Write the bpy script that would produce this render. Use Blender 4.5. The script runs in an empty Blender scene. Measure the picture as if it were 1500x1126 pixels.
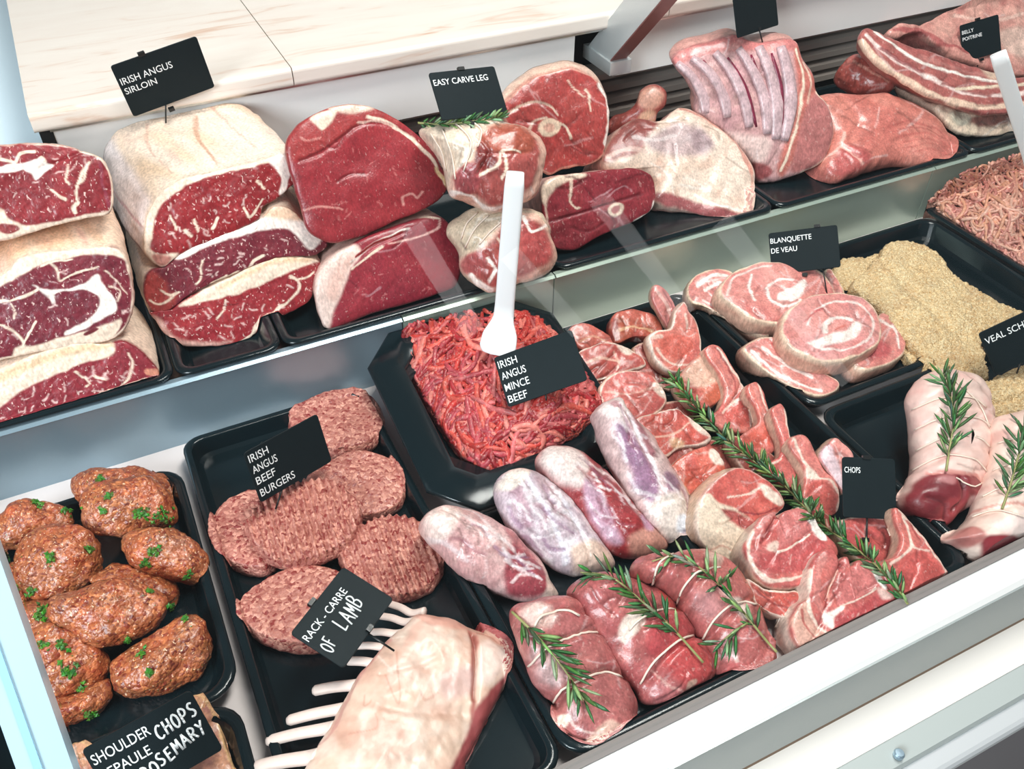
import bpy, math, random
import numpy as np
from mathutils import Vector, Matrix
from mathutils.bvhtree import BVHTree

S = bpy.context.scene
COL = S.collection
rng = np.random.default_rng(7)
random.seed(7)

# ------------------------------------------------------------------ camera
F, CX, CY, H = 1289.0, 750.0, 563.0, 0.8
def _axes():
    dx = np.array([4262 - CX, -575 - CY, F]); dy = np.array([-93 - CX, -605 - CY, F])
    ex = dx / np.linalg.norm(dx); ey = dy - ex * (dy @ ex); ey /= np.linalg.norm(ey)
    ez = np.cross(ex, ey)
    if ez[1] > 0: ez = -ez
    return np.array([ex, ey, ez])
R = _axes()
CAM = np.array([0.0, 0.0, H])
cam = bpy.data.objects.new('camera', bpy.data.cameras.new('camera'))
COL.objects.link(cam)
cam.data.sensor_width = 36.0
cam.data.lens = F / 1500 * 36.0
cam.data.clip_start = 0.02
M = Matrix.Identity(4)
for i in range(3):
    M[i][0] = R[i, 0]; M[i][1] = -R[i, 1]; M[i][2] = -R[i, 2]
M.translation = Vector(CAM)
cam.matrix_world = M
S.camera = cam

# ------------------------------------------------------------------ light
S.view_settings.view_transform = 'Standard'
S.view_settings.look = 'None'
S.view_settings.exposure = 0.0
S.view_settings.gamma = 1.0
S.view_settings.use_curve_mapping = False
W = bpy.data.worlds.new('shop_air'); S.world = W; W.use_nodes = True
W.node_tree.nodes['Background'].inputs[0].default_value = (0.86, 0.93, 1.0, 1)
W.node_tree.nodes['Background'].inputs[1].default_value = 0.18
def area(name, loc, target, sx, sy, power, color):
    l = bpy.data.lights.new(name, 'AREA'); l.shape = 'RECTANGLE'; l.size = sx; l.size_y = sy
    l.energy = power; l.color = color
    o = bpy.data.objects.new(name, l); COL.objects.link(o); o.location = loc
    o.rotation_euler = (Vector(target) - Vector(loc)).to_track_quat('-Z', 'Y').to_euler()
    return o
area('ceiling_light_panel', (0.8, 0.55, 2.2), (0.5, 0.8, 0), 1.4, 0.5, 60, (1, 0.975, 0.94))
area('shop_window_daylight', (-1.6, -0.5, 1.3), (0.4, 0.8, 0), 1.0, 1.0, 76, (0.86, 0.94, 1))

def streak_lamp(a, b, w, L):
    """unseen slim lamp, added above the customers to put a streak in the glass"""
    a, b = Vector(a), Vector(b); d = b - a
    l = bpy.data.lights.new('streak_lamp', 'AREA'); l.shape = 'RECTANGLE'; l.size = d.length; l.size_y = w; l.energy = math.pi * d.length * w * L
    o = bpy.data.objects.new('streak_lamp', l); COL.objects.link(o); o.location = (a + b) / 2; o.rotation_euler = (0, 0, math.atan2(d.y, d.x))
streak_lamp((1.02, -1.40, 2.5), (1.36, -2.2, 2.5), 0.10, 3.0)
streak_lamp((1.50, -1.70, 2.5), (2.00, -2.45, 2.5), 0.10, 2.2)
streak_lamp((1.94, -1.50, 2.5), (2.75, -2.60, 2.5), 0.10, 2.2)
streak_lamp((2.75, -1.88, 2.5), (4.75, -4.18, 2.5), 0.12, 2.0)

# ------------------------------------------------------------------ pixel <-> place (measuring)
def rays(p):
    p = np.atleast_2d(np.asarray(p, float))
    return np.stack([p[:, 0] - CX, p[:, 1] - CY, np.full(len(p), F)], 1) @ R.T
def on_plane(p, P0, n):
    d = rays(p); n = np.asarray(n, float)
    return CAM + d * (((np.asarray(P0) - CAM) @ n) / (d @ n))[:, None]
def at_z(px, py, z): return on_plane((px, py), (0, 0, z), (0, 0, 1))[0]
def at_y(px, py, y): return on_plane((px, py), (0, y, 0), (0, 1, 0))[0]
def unit(v): v = np.asarray(v, float); return v / np.linalg.norm(v)

# ------------------------------------------------------------------ numpy noise
def vnoise(p, seed=0):
    p = np.asarray(p, float); i = np.floor(p).astype(np.int64); f = p - i; f = f * f * (3 - 2 * f)
    out = np.zeros(len(p))
    for a in (0, 1):
        for b in (0, 1):
            for c in (0, 1):
                x, y, z = i[:, 0] + a, i[:, 1] + b, i[:, 2] + c
                h = (x * 374761393 + y * 668265263 + z * 2147483647 + seed * 1274126177) & 0x7fffffff
                h = ((h ^ (h >> 13)) * 1274126177) & 0x7fffffff
                h = (h ^ (h >> 16)) & 0xffff
                w = (f[:, 0] if a else 1 - f[:, 0]) * (f[:, 1] if b else 1 - f[:, 1]) * (f[:, 2] if c else 1 - f[:, 2])
                out += w * (h / 32767.5 - 1)
    return out
def fbm(p, oct=3, seed=0):
    s = 0; a = 1.0; t = 0
    for k in range(oct):
        s = s + a * vnoise(p * 2 ** k + 17.3 * k, seed + k); t += a; a *= 0.5
    return s / t

def lin(c):
    c = np.asarray(c, float) / 255.0
    return np.where(c <= 0.04045, c / 12.92, ((c + 0.055) / 1.055) ** 2.4)

# ------------------------------------------------------------------ materials
def newmat(name):
    m = bpy.data.materials.new(name); m.use_nodes = True
    nt = m.node_tree; b = nt.nodes['Principled BSDF']
    return m, nt, b
def N(nt, t, **kw):
    n = nt.nodes.new(t)
    for k, v in kw.items():
        if k in n.inputs: n.inputs[k].default_value = v
        else: setattr(n, k, v)
    return n
def plain(name, col, rough=0.4, metal=0.0, spec=0.5, coat=0.0, grain=0.0, gscale=200, bump=0.0):
    m, nt, b = newmat(name)
    c = tuple(lin(col)) + (1,)
    b.inputs['Base Color'].default_value = c
    b.inputs['Roughness'].default_value = rough; b.inputs['Metallic'].default_value = metal
    b.inputs['Specular IOR Level'].default_value = spec; b.inputs['Coat Weight'].default_value = coat
    if grain or bump:
        tc = N(nt, 'ShaderNodeTexCoord'); nz = N(nt, 'ShaderNodeTexNoise', Scale=gscale, Detail=4)
        nt.links.new(tc.outputs['Object'], nz.inputs['Vector'])
        if grain:
            mr = N(nt, 'ShaderNodeMapRange'); mr.inputs[3].default_value = 1 - grain; mr.inputs[4].default_value = 1 + grain
            nt.links.new(nz.outputs['Fac'], mr.inputs[0])
            mx = N(nt, 'ShaderNodeMix', data_type='RGBA', blend_type='MULTIPLY'); mx.inputs[0].default_value = 1
            mx.inputs[6].default_value = c
            nt.links.new(mr.outputs[0], mx.inputs[7]); nt.links.new(mx.outputs[2], b.inputs['Base Color'])
        if bump:
            bp = N(nt, 'ShaderNodeBump', Strength=0.6, Distance=bump)
            nt.links.new(nz.outputs['Fac'], bp.inputs['Height']); nt.links.new(bp.outputs[0], b.inputs['Normal'])
    return m

def meatmat(name, fleck=0.0, fscale=420, fcol=(236, 205, 195), thr=0.6, fibre=0.18, fibscale=(260, 260, 60), rough=0.36,
            bump=0.0006, bscale=420, cells=0.0, cscale=300, cdark=(120, 30, 30), clight=(245, 205, 185), coat=0.15, spots=(), blotch=0.15):
    m, nt, b = newmat(name); L = nt.links
    at = N(nt, 'ShaderNodeVertexColor', layer_name='Col')
    tc = N(nt, 'ShaderNodeTexCoord'); oi = N(nt, 'ShaderNodeObjectInfo')
    vm = N(nt, 'ShaderNodeVectorMath', operation='SCALE'); L.new(oi.outputs['Random'], vm.inputs['Scale'])
    vm.inputs[0].default_value = (9.1, 5.3, 7.7)
    ad = N(nt, 'ShaderNodeVectorMath', operation='ADD'); L.new(tc.outputs['Object'], ad.inputs[0]); L.new(vm.outputs[0], ad.inputs[1])
    mp = N(nt, 'ShaderNodeMapping'); mp.inputs['Scale'].default_value = fibscale; mp.inputs['Rotation'].default_value = (0.5, 0.3, 0.6)
    L.new(ad.outputs[0], mp.inputs['Vector'])
    fn = N(nt, 'ShaderNodeTexNoise', Scale=1.0, Detail=3); L.new(mp.outputs[0], fn.inputs['Vector'])
    mr = N(nt, 'ShaderNodeMapRange'); mr.inputs[1].default_value = 0.3; mr.inputs[2].default_value = 0.7
    mr.inputs[3].default_value = 1 - fibre; mr.inputs[4].default_value = 1 + fibre; L.new(fn.outputs['Fac'], mr.inputs[0])
    mx = N(nt, 'ShaderNodeMix', data_type='RGBA', blend_type='MULTIPLY'); mx.inputs[0].default_value = 1
    L.new(at.outputs['Color'], mx.inputs[6]); L.new(mr.outputs[0], mx.inputs[7])
    bl = N(nt, 'ShaderNodeTexNoise', Scale=70.0, Detail=4); bl.inputs['Roughness'].default_value = 0.65; L.new(ad.outputs[0], bl.inputs['Vector'])
    br = N(nt, 'ShaderNodeMapRange'); br.inputs[1].default_value = 0.32; br.inputs[2].default_value = 0.68; br.inputs[3].default_value = 1 - blotch; br.inputs[4].default_value = 1 + blotch * 0.8
    L.new(bl.outputs['Fac'], br.inputs[0])
    mb = N(nt, 'ShaderNodeMix', data_type='RGBA', blend_type='MULTIPLY'); mb.inputs[0].default_value = 1; L.new(mx.outputs[2], mb.inputs[6]); L.new(br.outputs[0], mb.inputs[7])
    out = mb.outputs[2]
    hsrc = None
    if cells:
        vo = N(nt, 'ShaderNodeTexVoronoi', Scale=cscale, feature='F1'); vo.inputs['Randomness'].default_value = 1
        wn = N(nt, 'ShaderNodeTexNoise', Scale=cscale * 0.5, Detail=2); L.new(ad.outputs[0], wn.inputs['Vector'])
        wv = N(nt, 'ShaderNodeVectorMath', operation='MULTIPLY_ADD'); L.new(wn.outputs['Color'], wv.inputs[0])
        k = 1.6 / cscale; wv.inputs[1].default_value = (k, k, k); L.new(ad.outputs[0], wv.inputs[2])
        L.new(wv.outputs[0], vo.inputs['Vector'])
        sp = N(nt, 'ShaderNodeSeparateColor'); L.new(vo.outputs['Color'], sp.inputs[0])
        rp = N(nt, 'ShaderNodeValToRGB'); e = rp.color_ramp.elements
        e[0].position = 0.0; e[0].color = (*lin(cdark), 1); e[1].position = 1.0; e[1].color = (*lin(clight), 1)
        md = rp.color_ramp.elements.new(0.3); md.color = (*(0.62 * lin(cdark) + 0.38 * lin(clight)), 1)
        m2 = rp.color_ramp.elements.new(0.68); m2.color = (*(0.5 * lin(cdark) + 0.5 * lin(clight)), 1)
        L.new(sp.outputs[0], rp.inputs[0])
        cm = N(nt, 'ShaderNodeMix', data_type='RGBA'); L.new(out, cm.inputs[6]); L.new(rp.outputs[0], cm.inputs[7])
        ml = N(nt, 'ShaderNodeMath', operation='MULTIPLY'); ml.inputs[1].default_value = cells; L.new(at.outputs['Alpha'], ml.inputs[0])
        L.new(ml.outputs[0], cm.inputs[0]); out = cm.outputs[2]
        hsrc = vo.outputs['Distance']
        for (scol, sscale, sthr) in spots:
            sn = N(nt, 'ShaderNodeTexNoise', Scale=sscale, Detail=2); L.new(ad.outputs[0], sn.inputs['Vector'])
            sr = N(nt, 'ShaderNodeMapRange'); sr.inputs[1].default_value = sthr; sr.inputs[2].default_value = sthr + 0.03; L.new(sn.outputs['Fac'], sr.inputs[0])
            sm = N(nt, 'ShaderNodeMix', data_type='RGBA'); L.new(sr.outputs[0], sm.inputs[0]); L.new(out, sm.inputs[6]); sm.inputs[7].default_value = (*lin(scol), 1); out = sm.outputs[2]
    if fleck:
        mp2 = N(nt, 'ShaderNodeMapping'); mp2.inputs['Rotation'].default_value = (0.4, 0.5, 0.2); mp2.inputs['Scale'].default_value = (1, 1, 0.5)
        L.new(ad.outputs[0], mp2.inputs['Vector'])
        n2 = N(nt, 'ShaderNodeTexNoise', Scale=fscale, Detail=2, Distortion=0.6); L.new(mp2.outputs[0], n2.inputs['Vector'])
        r2 = N(nt, 'ShaderNodeMapRange'); r2.inputs[1].default_value = thr; r2.inputs[2].default_value = thr + 0.07; L.new(n2.outputs['Fac'], r2.inputs[0])
        m1 = N(nt, 'ShaderNodeMath', operation='MULTIPLY'); L.new(r2.outputs[0], m1.inputs[0]); L.new(at.outputs['Alpha'], m1.inputs[1])
        m2 = N(nt, 'ShaderNodeMath', operation='MULTIPLY'); L.new(m1.outputs[0], m2.inputs[0]); m2.inputs[1].default_value = fleck
        fm = N(nt, 'ShaderNodeMix', data_type='RGBA'); L.new(m2.outputs[0], fm.inputs[0]); L.new(out, fm.inputs[6]); fm.inputs[7].default_value = (*lin(fcol), 1)
        out = fm.outputs[2]
    L.new(out, b.inputs['Base Color'])
    b.inputs['Roughness'].default_value = rough; b.inputs['Coat Weight'].default_value = coat; b.inputs['Coat Roughness'].default_value = 0.18
    bn = N(nt, 'ShaderNodeTexNoise', Scale=bscale, Detail=3); L.new(ad.outputs[0], bn.inputs['Vector'])
    bp = N(nt, 'ShaderNodeBump', Strength=0.7, Distance=bump)
    if hsrc is not None:
        sb = N(nt, 'ShaderNodeMath', operation='SUBTRACT'); L.new(bn.outputs['Fac'], sb.inputs[0]); L.new(hsrc, sb.inputs[1])
        L.new(sb.outputs[0], bp.inputs['Height'])
    else:
        L.new(bn.outputs['Fac'], bp.inputs['Height'])
    L.new(bp.outputs[0], b.inputs['Normal'])
    return m

MB = meatmat('beef_cut', blotch=0.08, fleck=0.75, fscale=330, thr=0.63, fibre=0.22, fibscale=(330, 330, 110))
MR = meatmat('rump_cut', fleck=0.35, fscale=420, thr=0.66, fibre=0.2, fibscale=(420, 420, 70))
MS = meatmat('smooth_meat', fleck=0.25, fscale=240, thr=0.63, fibre=0.22, blotch=0.24, fibscale=(380, 380, 90), fcol=(240, 205, 195), rough=0.3, coat=0.25)
MF = meatmat('fat_skin', blotch=0.09, fibre=0.07, fibscale=(90, 90, 60), rough=0.42, bump=0.0008, bscale=160)
MBUR = meatmat('burger_mince', cells=0.78, cscale=290, cdark=(126, 26, 28), clight=(246, 182, 160), fibre=0.12, bump=0.0014, bscale=500, rough=0.4)
MKOF = meatmat('kofta_mince', cells=0.55, cscale=310, cdark=(84, 24, 14), clight=(232, 152, 92), fibre=0.3, fibscale=(90, 90, 90), bump=0.0013, bscale=420, rough=0.33, coat=0.4, blotch=0.25,
               spots=(((60, 92, 34), 330, 0.70), ((92, 36, 26), 260, 0.68), ((236, 196, 160), 340, 0.66)))
MBRD = meatmat('breadcrumb', cells=0.5, cscale=520, cdark=(176, 124, 66), clight=(255, 242, 204), fibre=0.3, fibscale=(320, 320, 320), bump=0.003, bscale=520, rough=0.75, coat=0.0)
MMIN = meatmat('mince_strand', fleck=0.5, fscale=420, thr=0.58, fcol=(236, 172, 158), fibre=0.25, fibscale=(200, 200, 200), rough=0.33, bump=0.0008, bscale=900)
MLEAF = meatmat('rosemary_leaf', fibre=0.15, rough=0.45, bump=0.0002, coat=0.0)
MTRAY = plain('black_tray_plastic', (14, 27, 31), rough=0.17, spec=0.4, grain=0.1, gscale=60)
MTAG = plain('black_tag_plastic', (20, 30, 33), spec=0.12, rough=0.5, grain=0.12, gscale=90)
MBLK = plain('black_clip', (10, 14, 15), rough=0.35)
MWHT = plain('white_plastic', (250, 250, 250), rough=0.4)
MINK = plain('white_print', (238, 240, 240), rough=0.6)
MSTR = plain('butcher_string', (236, 216, 200), rough=0.8, grain=0.15, gscale=900)
MBONE = plain('bone', (236, 214, 204), rough=0.45, grain=0.12, gscale=150, bump=0.0005)
MDECK = plain('deck_steel_pale', (222, 212, 210), rough=0.35, spec=0.4)
MFASC = plain('white_enamel', (252, 250, 247), rough=0.35)
MDARK = plain('dark_gap', (12, 13, 14), rough=0.6)

def metalmat(name, col, rough, streak=(2, 300, 300)):
    m, nt, b = newmat(name)
    tc = N(nt, 'ShaderNodeTexCoord'); mp = N(nt, 'ShaderNodeMapping'); mp.inputs['Scale'].default_value = streak
    nz = N(nt, 'ShaderNodeTexNoise', Scale=1.0, Detail=3)
    nt.links.new(tc.outputs['Object'], mp.inputs[0]); nt.links.new(mp.outputs[0], nz.inputs['Vector'])
    mr = N(nt, 'ShaderNodeMapRange'); mr.inputs[3].default_value = rough * 0.75; mr.inputs[4].default_value = rough * 1.25
    nt.links.new(nz.outputs['Fac'], mr.inputs[0]); nt.links.new(mr.outputs[0], b.inputs['Roughness'])
    b.inputs['Base Color'].default_value = (*lin(col), 1); b.inputs['Metallic'].default_value = 1
    return m
MSTEEL = metalmat('brushed_steel', (205, 210, 208), 0.3)
MSTEELB = plain('blue_lit_satin_steel', (150, 172, 184), rough=0.3, metal=0.6)  # steel with the bluish light of the left side put into its colour
MSTEELG = plain('green_lit_satin_steel', (190, 206, 192), rough=0.32, metal=0.55)  # steel with the greenish light and reflections put into its colour
MALU = plain('satin_aluminium', (214, 218, 218), rough=0.3, metal=0.35)
MSLAT = plain('vent_slat_metal', (176, 166, 158), rough=0.3, metal=0.3)

def marble():
    m, nt, b = newmat('cream_marble'); L = nt.links
    tc = N(nt, 'ShaderNodeTexCoord'); mp = N(nt, 'ShaderNodeMapping'); mp.inputs['Scale'].default_value = (5, 26, 26); mp.inputs['Rotation'].default_value = (0, 0, 0.12)
    L.new(tc.outputs['Object'], mp.inputs[0])
    nz = N(nt, 'ShaderNodeTexNoise', Scale=1.0, Detail=6, Distortion=0.8); nz.inputs['Roughness'].default_value = 0.62
    L.new(mp.outputs[0], nz.inputs['Vector'])
    rp = N(nt, 'ShaderNodeValToRGB'); e = rp.color_ramp.elements
    e[0].position = 0.24; e[0].color = (*lin((196, 150, 128)), 1); e[1].position = 0.42; e[1].color = (*lin((228, 217, 207)), 1)
    x = e.new(0.70); x.color = (*lin((234, 226, 217)), 1); y = e.new(0.31); y.color = (*lin((214, 184, 164)), 1)
    L.new(nz.outputs['Fac'], rp.inputs[0]); L.new(rp.outputs[0], b.inputs['Base Color']); b.inputs['Roughness'].default_value = 0.35
    return m
MMARB = marble()

def glassmat():
    m = bpy.data.materials.new('clear_glass'); m.use_nodes = True; nt = m.node_tree
    for n in list(nt.nodes): nt.nodes.remove(n)
    o = N(nt, 'ShaderNodeOutputMaterial'); t = N(nt, 'ShaderNodeBsdfTransparent'); g = N(nt, 'ShaderNodeBsdfGlossy', Roughness=0.0)
    t.inputs[0].default_value = (0.985, 0.995, 0.99, 1)
    lw = N(nt, 'ShaderNodeLayerWeight', Blend=0.5); pw = N(nt, 'ShaderNodeMath', operation='POWER'); pw.inputs[1].default_value = 4.0
    ma = N(nt, 'ShaderNodeMath', operation='MULTIPLY_ADD'); ma.inputs[1].default_value = 0.6; ma.inputs[2].default_value = 0.022
    mx = N(nt, 'ShaderNodeMixShader'); L = nt.links
    L.new(lw.outputs['Facing'], pw.inputs[0]); L.new(pw.outputs[0], ma.inputs[0]); L.new(ma.outputs[0], mx.inputs[0])
    L.new(t.outputs[0], mx.inputs[1]); L.new(g.outputs[0], mx.inputs[2]); L.new(mx.outputs[0], o.inputs[0])
    return m
MGLASS = glassmat()

# ------------------------------------------------------------------ object helpers
SURF = {}
def mk(name, V, Fc, mat, parent=None, loc=None, col=None, smooth=True):
    V = np.asarray(V, float)
    if parent is not None:
        ploc = np.array(parent['_loc']); loc_w = ploc
    else:
        loc_w = np.asarray(loc if loc is not None else [V[:, 0].mean(), V[:, 1].mean(), V[:, 2].min()], float)
    me = bpy.data.meshes.new(name)
    me.from_pydata((V - loc_w).tolist(), [], Fc)
    if col is not None:
        ca = me.color_attributes.new('Col', 'FLOAT_COLOR', 'POINT')
        c = np.asarray(col, float)
        if c.shape[1] == 3: c = np.concatenate([c, np.ones((len(c), 1))], 1)
        ca.data.foreach_set('color', c.astype(np.float32).ravel())
    if smooth: me.polygons.foreach_set('use_smooth', [True] * len(me.polygons))
    me.materials.append(mat); me.update()
    o = bpy.data.objects.new(name, me); COL.objects.link(o)
    o['_loc'] = loc_w.tolist()
    if parent is not None: o.parent = parent
    else: o.location = loc_w
    SURF[o.name] = (V, Fc)
    return o
def tag(o, label, cat, group=None):
    o['label'] = label; o['category'] = cat
    if group: o['group'] = group
    return o
def empty(name, loc):
    o = bpy.data.objects.new(name, None); COL.objects.link(o); o.location = loc; o['_loc'] = list(map(float, loc)); return o
_bv = {}
def hit(px, py, objs):
    d = rays((px, py))[0]; d = d / np.linalg.norm(d); best = None
    for o in objs:
        if o.name not in _bv: _bv[o.name] = BVHTree.FromPolygons([tuple(v) for v in SURF[o.name][0]], SURF[o.name][1])
        r = _bv[o.name].ray_cast(Vector(CAM), Vector(d))
        if r[0] is not None and (best is None or r[3] < best[2]):
            n = np.array(r[1]); n = n if n @ d < 0 else -n
            best = (np.array(r[0]), n, r[3])
    return best
def box(x0, x1, y0, y1, z0, z1, bev=0.0):
    """chamfered box -> V, F"""
    if not bev:
        V = [(x, y, z) for z in (z0, z1) for y in (y0, y1) for x in (x0, x1)]
        return np.array(V), [(0, 2, 3, 1), (4, 5, 7, 6), (0, 1, 5, 4), (2, 6, 7, 3), (0, 4, 6, 2), (1, 3, 7, 5)]
    import bmesh
    bm = bmesh.new(); v = [bm.verts.new((x, y, z)) for z in (z0, z1) for y in (y0, y1) for x in (x0, x1)]
    for f in [(0, 2, 3, 1), (4, 5, 7, 6), (0, 1, 5, 4), (2, 6, 7, 3), (0, 4, 6, 2), (1, 3, 7, 5)]: bm.faces.new([v[i] for i in f])
    bmesh.ops.bevel(bm, geom=list(bm.edges), offset=bev, segments=3, affect='EDGES', profile=0.5)
    bm.verts.index_update(); V = np.array([p.co[:] for p in bm.verts]); Fc = [tuple(q.index for q in f.verts) for f in bm.faces]; bm.free()
    return V, Fc
def prism(prof, a, b):
    """profile of (y,z) swept along x from a to b"""
    n = len(prof); V = [(a, y, z) for y, z in prof] + [(b, y, z) for y, z in prof]
    Fc = [(i, (i + 1) % n, n + (i + 1) % n, n + i) for i in range(n)] + [tuple(range(n - 1, -1, -1)), tuple(range(n, 2 * n))]
    return np.array(V), Fc
def join(parts):
    V = []; Fc = []; k = 0
    for v, f in parts:
        V.append(np.asarray(v)); Fc += [tuple(i + k for i in q) for q in f]; k += len(v)
    return np.concatenate(V), Fc
def tube(P, r, sides=6, flat=1.0, up=(0, 0, 1), caps=True):
    P = np.asarray(P, float); n = len(P); r = np.broadcast_to(np.asarray(r, float), (n,))
    T = np.gradient(P, axis=0); T /= np.linalg.norm(T, axis=1)[:, None] + 1e-12
    up = np.asarray(up, float); B = np.cross(T, up); bl = np.linalg.norm(B, axis=1)
    B[bl < 1e-4] = (1, 0, 0); B /= np.linalg.norm(B, axis=1)[:, None]
    Nn = np.cross(B, T)
    a = np.linspace(0, 2 * np.pi, sides, endpoint=False)
    V = (P[:, None] + r[:, None, None] * (np.cos(a)[None, :, None] * B[:, None] + flat * np.sin(a)[None, :, None] * Nn[:, None])).reshape(-1, 3)
    Fc = [(i * sides + j, i * sides + (j + 1) % sides, (i + 1) * sides + (j + 1) % sides, (i + 1) * sides + j) for i in range(n - 1) for j in range(sides)]
    if caps:
        Fc += [tuple(range(sides - 1, -1, -1)), tuple(range((n - 1) * sides, n * sides))]
    return V, Fc

# ------------------------------------------------------------------ curve / polygon helpers (2-D)
def resample(P, n, closed=True):
    P = np.asarray(P, float)
    if closed: P = np.concatenate([P, P[:1]])
    d = np.r_[0, np.cumsum(np.linalg.norm(np.diff(P, axis=0), axis=1))]
    s = np.linspace(0, d[-1], n + (1 if closed else 0))
    if closed: s = s[:-1]
    return np.stack([np.interp(s, d, P[:, k]) for k in range(P.shape[1])], 1)
def smooth(P, closed=True, sub=8):
    P = np.asarray(P, float); n = len(P); out = []
    idx = range(n) if closed else range(n - 1)
    for i in idx:
        if closed: p0, p1, p2, p3 = P[(i - 1) % n], P[i], P[(i + 1) % n], P[(i + 2) % n]
        else: p0, p1, p2, p3 = P[max(i - 1, 0)], P[i], P[i + 1], P[min(i + 2, n - 1)]
        t = np.linspace(0, 1, sub, endpoint=False)[:, None]
        out.append(0.5 * (2 * p1 + (p2 - p0) * t + (2 * p0 - 5 * p1 + 4 * p2 - p3) * t * t + (3 * p1 - p0 - 3 * p2 + p3) * t ** 3))
    if not closed: out.append(P[-1:])
    return np.concatenate(out)
def segdist(Q, P, closed=False):
    A = P if closed else P[:-1]; B = np.roll(P, -1, 0) if closed else P[1:]
    best = np.full(len(Q), 1e9)
    for a, b in zip(A, B):
        ab = b - a; t = np.clip(((Q - a) @ ab) / (ab @ ab + 1e-9), 0, 1)
        d = np.hypot(*(Q - a - t[:, None] * ab).T); best = np.minimum(best, d)
    return best
def inside(Q, P):
    x, y = Q.T; c = np.zeros(len(Q), bool)
    for a, b in zip(P, np.roll(P, -1, 0)):
        if a[1] == b[1]: continue
        k = (a[1] > y) != (b[1] > y)
        c ^= k & (x < (b[0] - a[0]) * (y - a[1]) / (b[1] - a[1]) + a[0])
    return c
def sstep(a, b, x): t = np.clip((x - a) / (b - a + 1e-9), 0, 1); return t * t * (3 - 2 * t)

# painted features of a meat surface: line of fat, patch of another tissue, mottling, rim
def Ln(pts, w, col, a=1.0, lean=0.0): return ('l', np.array(pts, float), w, col, a, lean)
def Pg(pts, col, soft=2.0, a=1.0, lean=0.0): return ('p', np.array(pts, float), soft, col, a, lean)
def Mo(col, scale=25, thr=0.1, a=0.6, lean=1.0, soft=0.25): return ('m', scale, thr, col, a, lean, soft)
def Rim(w, col, a=1.0, lean=0.0, where=None): return ('r', w, where, col, a, lean)
def paint(col, UV, feats, seed, outline, warp=2.5):
    q3 = np.concatenate([UV / 14.0, np.full((len(UV), 1), seed * 1.7)], 1)
    Q = UV + warp * np.stack([fbm(q3, 2, seed), fbm(q3 + 50, 2, seed + 5)], 1)
    for f in feats:
        if f[0] == 'l':
            P = smooth(f[1], False, 5) if len(f[1]) > 2 else f[1]
            w = f[2] * (0.75 + 0.5 * vnoise(q3 * 0.8 + 9, seed)); m = 1 - sstep(w * 0.35, w * 0.5 + 1.2, segdist(Q, P))
            c, a, ln = f[3], f[4], f[5]
        elif f[0] == 'p':
            P = smooth(f[1], True, 4); sd = segdist(Q, P, True); sd = np.where(inside(Q, P), sd, -sd)
            m = sstep(-f[2], f[2], sd); c, a, ln = f[3], f[4], f[5]
        elif f[0] == 'm':
            m = sstep(f[2] - f[6], f[2] + f[6], fbm(np.concatenate([UV / f[1], np.full((len(UV), 1), seed * 3.1)], 1), 3, seed + 11)); c, a, ln = f[3], f[4], f[5]
        else:
            d = segdist(Q, outline, True); m = 1 - sstep(f[1] * 0.6, f[1] + 1.0, d); c, a, ln = f[3], f[4], f[5]
            if f[2] is not None: m = m * (1 - sstep(f[1] * 2, f[1] * 2.6, segdist(Q, np.array(f[2], float))))
        m = np.clip(m * a, 0, 1)[:, None]
        col = col * (1 - m) + np.concatenate([np.tile(lin(c), (len(UV), 1)), np.full((len(UV), 1), ln)], 1) * m
    return col
_seed = [100]
def marble_lines(out, n, w=(1.5, 3.0), ln=(6, 22), col=(240, 208, 200), ang=None):
    P = np.array(out, float); lo, hi = P.min(0), P.max(0); L = []
    k = 0; n = int(n * 0.7)
    while len(L) < n and k < n * 8:
        k += 1
        p = lo + (hi - lo) * rng.random(2)
        if not inside(p[None], P)[0]: continue
        a = rng.random() * 6.28 if ang is None else ang + rng.normal() * 0.5
        l = rng.uniform(*ln); pts = [p]
        for j in range(3):
            a += rng.normal() * 0.5; pts.append(pts[-1] + l / 3 * np.array([math.cos(a), math.sin(a)]))
        L.append(Ln(pts, rng.uniform(*w), col, 0.62))
    return L

TRAYS = []
def rest(V, m=0.0009):
    """let a piece rest on the trays and decks: nothing sinks below the surface that carries it"""
    V[:, 1] = np.where(V[:, 1] > 1.19, 1.19 + 0.005 * np.tanh((V[:, 1] - 1.19) / 0.05), V[:, 1])
    x, y = V[:, 0], V[:, 1]; V[:, 1] = np.maximum(y, 0.2945); h = np.where(y > 0.867, np.where(y < 0.882, 0.1002, 0.080), 0.0)
    for x0, x1, y0, y1, zl, zf, lip, sl, r in TRAYS:
        a, b = np.minimum(x - x0, x1 - x), np.minimum(y - y0, y1 - y)
        d = np.minimum(np.minimum(a, b), (a + b - r * 0.586) / 1.4142)
        h = np.where(d > -0.001, np.where(d < lip + 0.002, zl, np.where(d < lip + sl + 0.003, zl + (zf + 0.003 - zl) * np.clip((d - lip - 0.002) / sl, 0, 1), zf + np.where(d < lip + sl + 0.008, 0.003, 0))), h)
    k = V[:, 2] < h + m; V[k, 2] = h[k] + m + 0.0003 * ((np.arange(len(V)) * 7919 % 100) / 100)[k]
    return V
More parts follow.
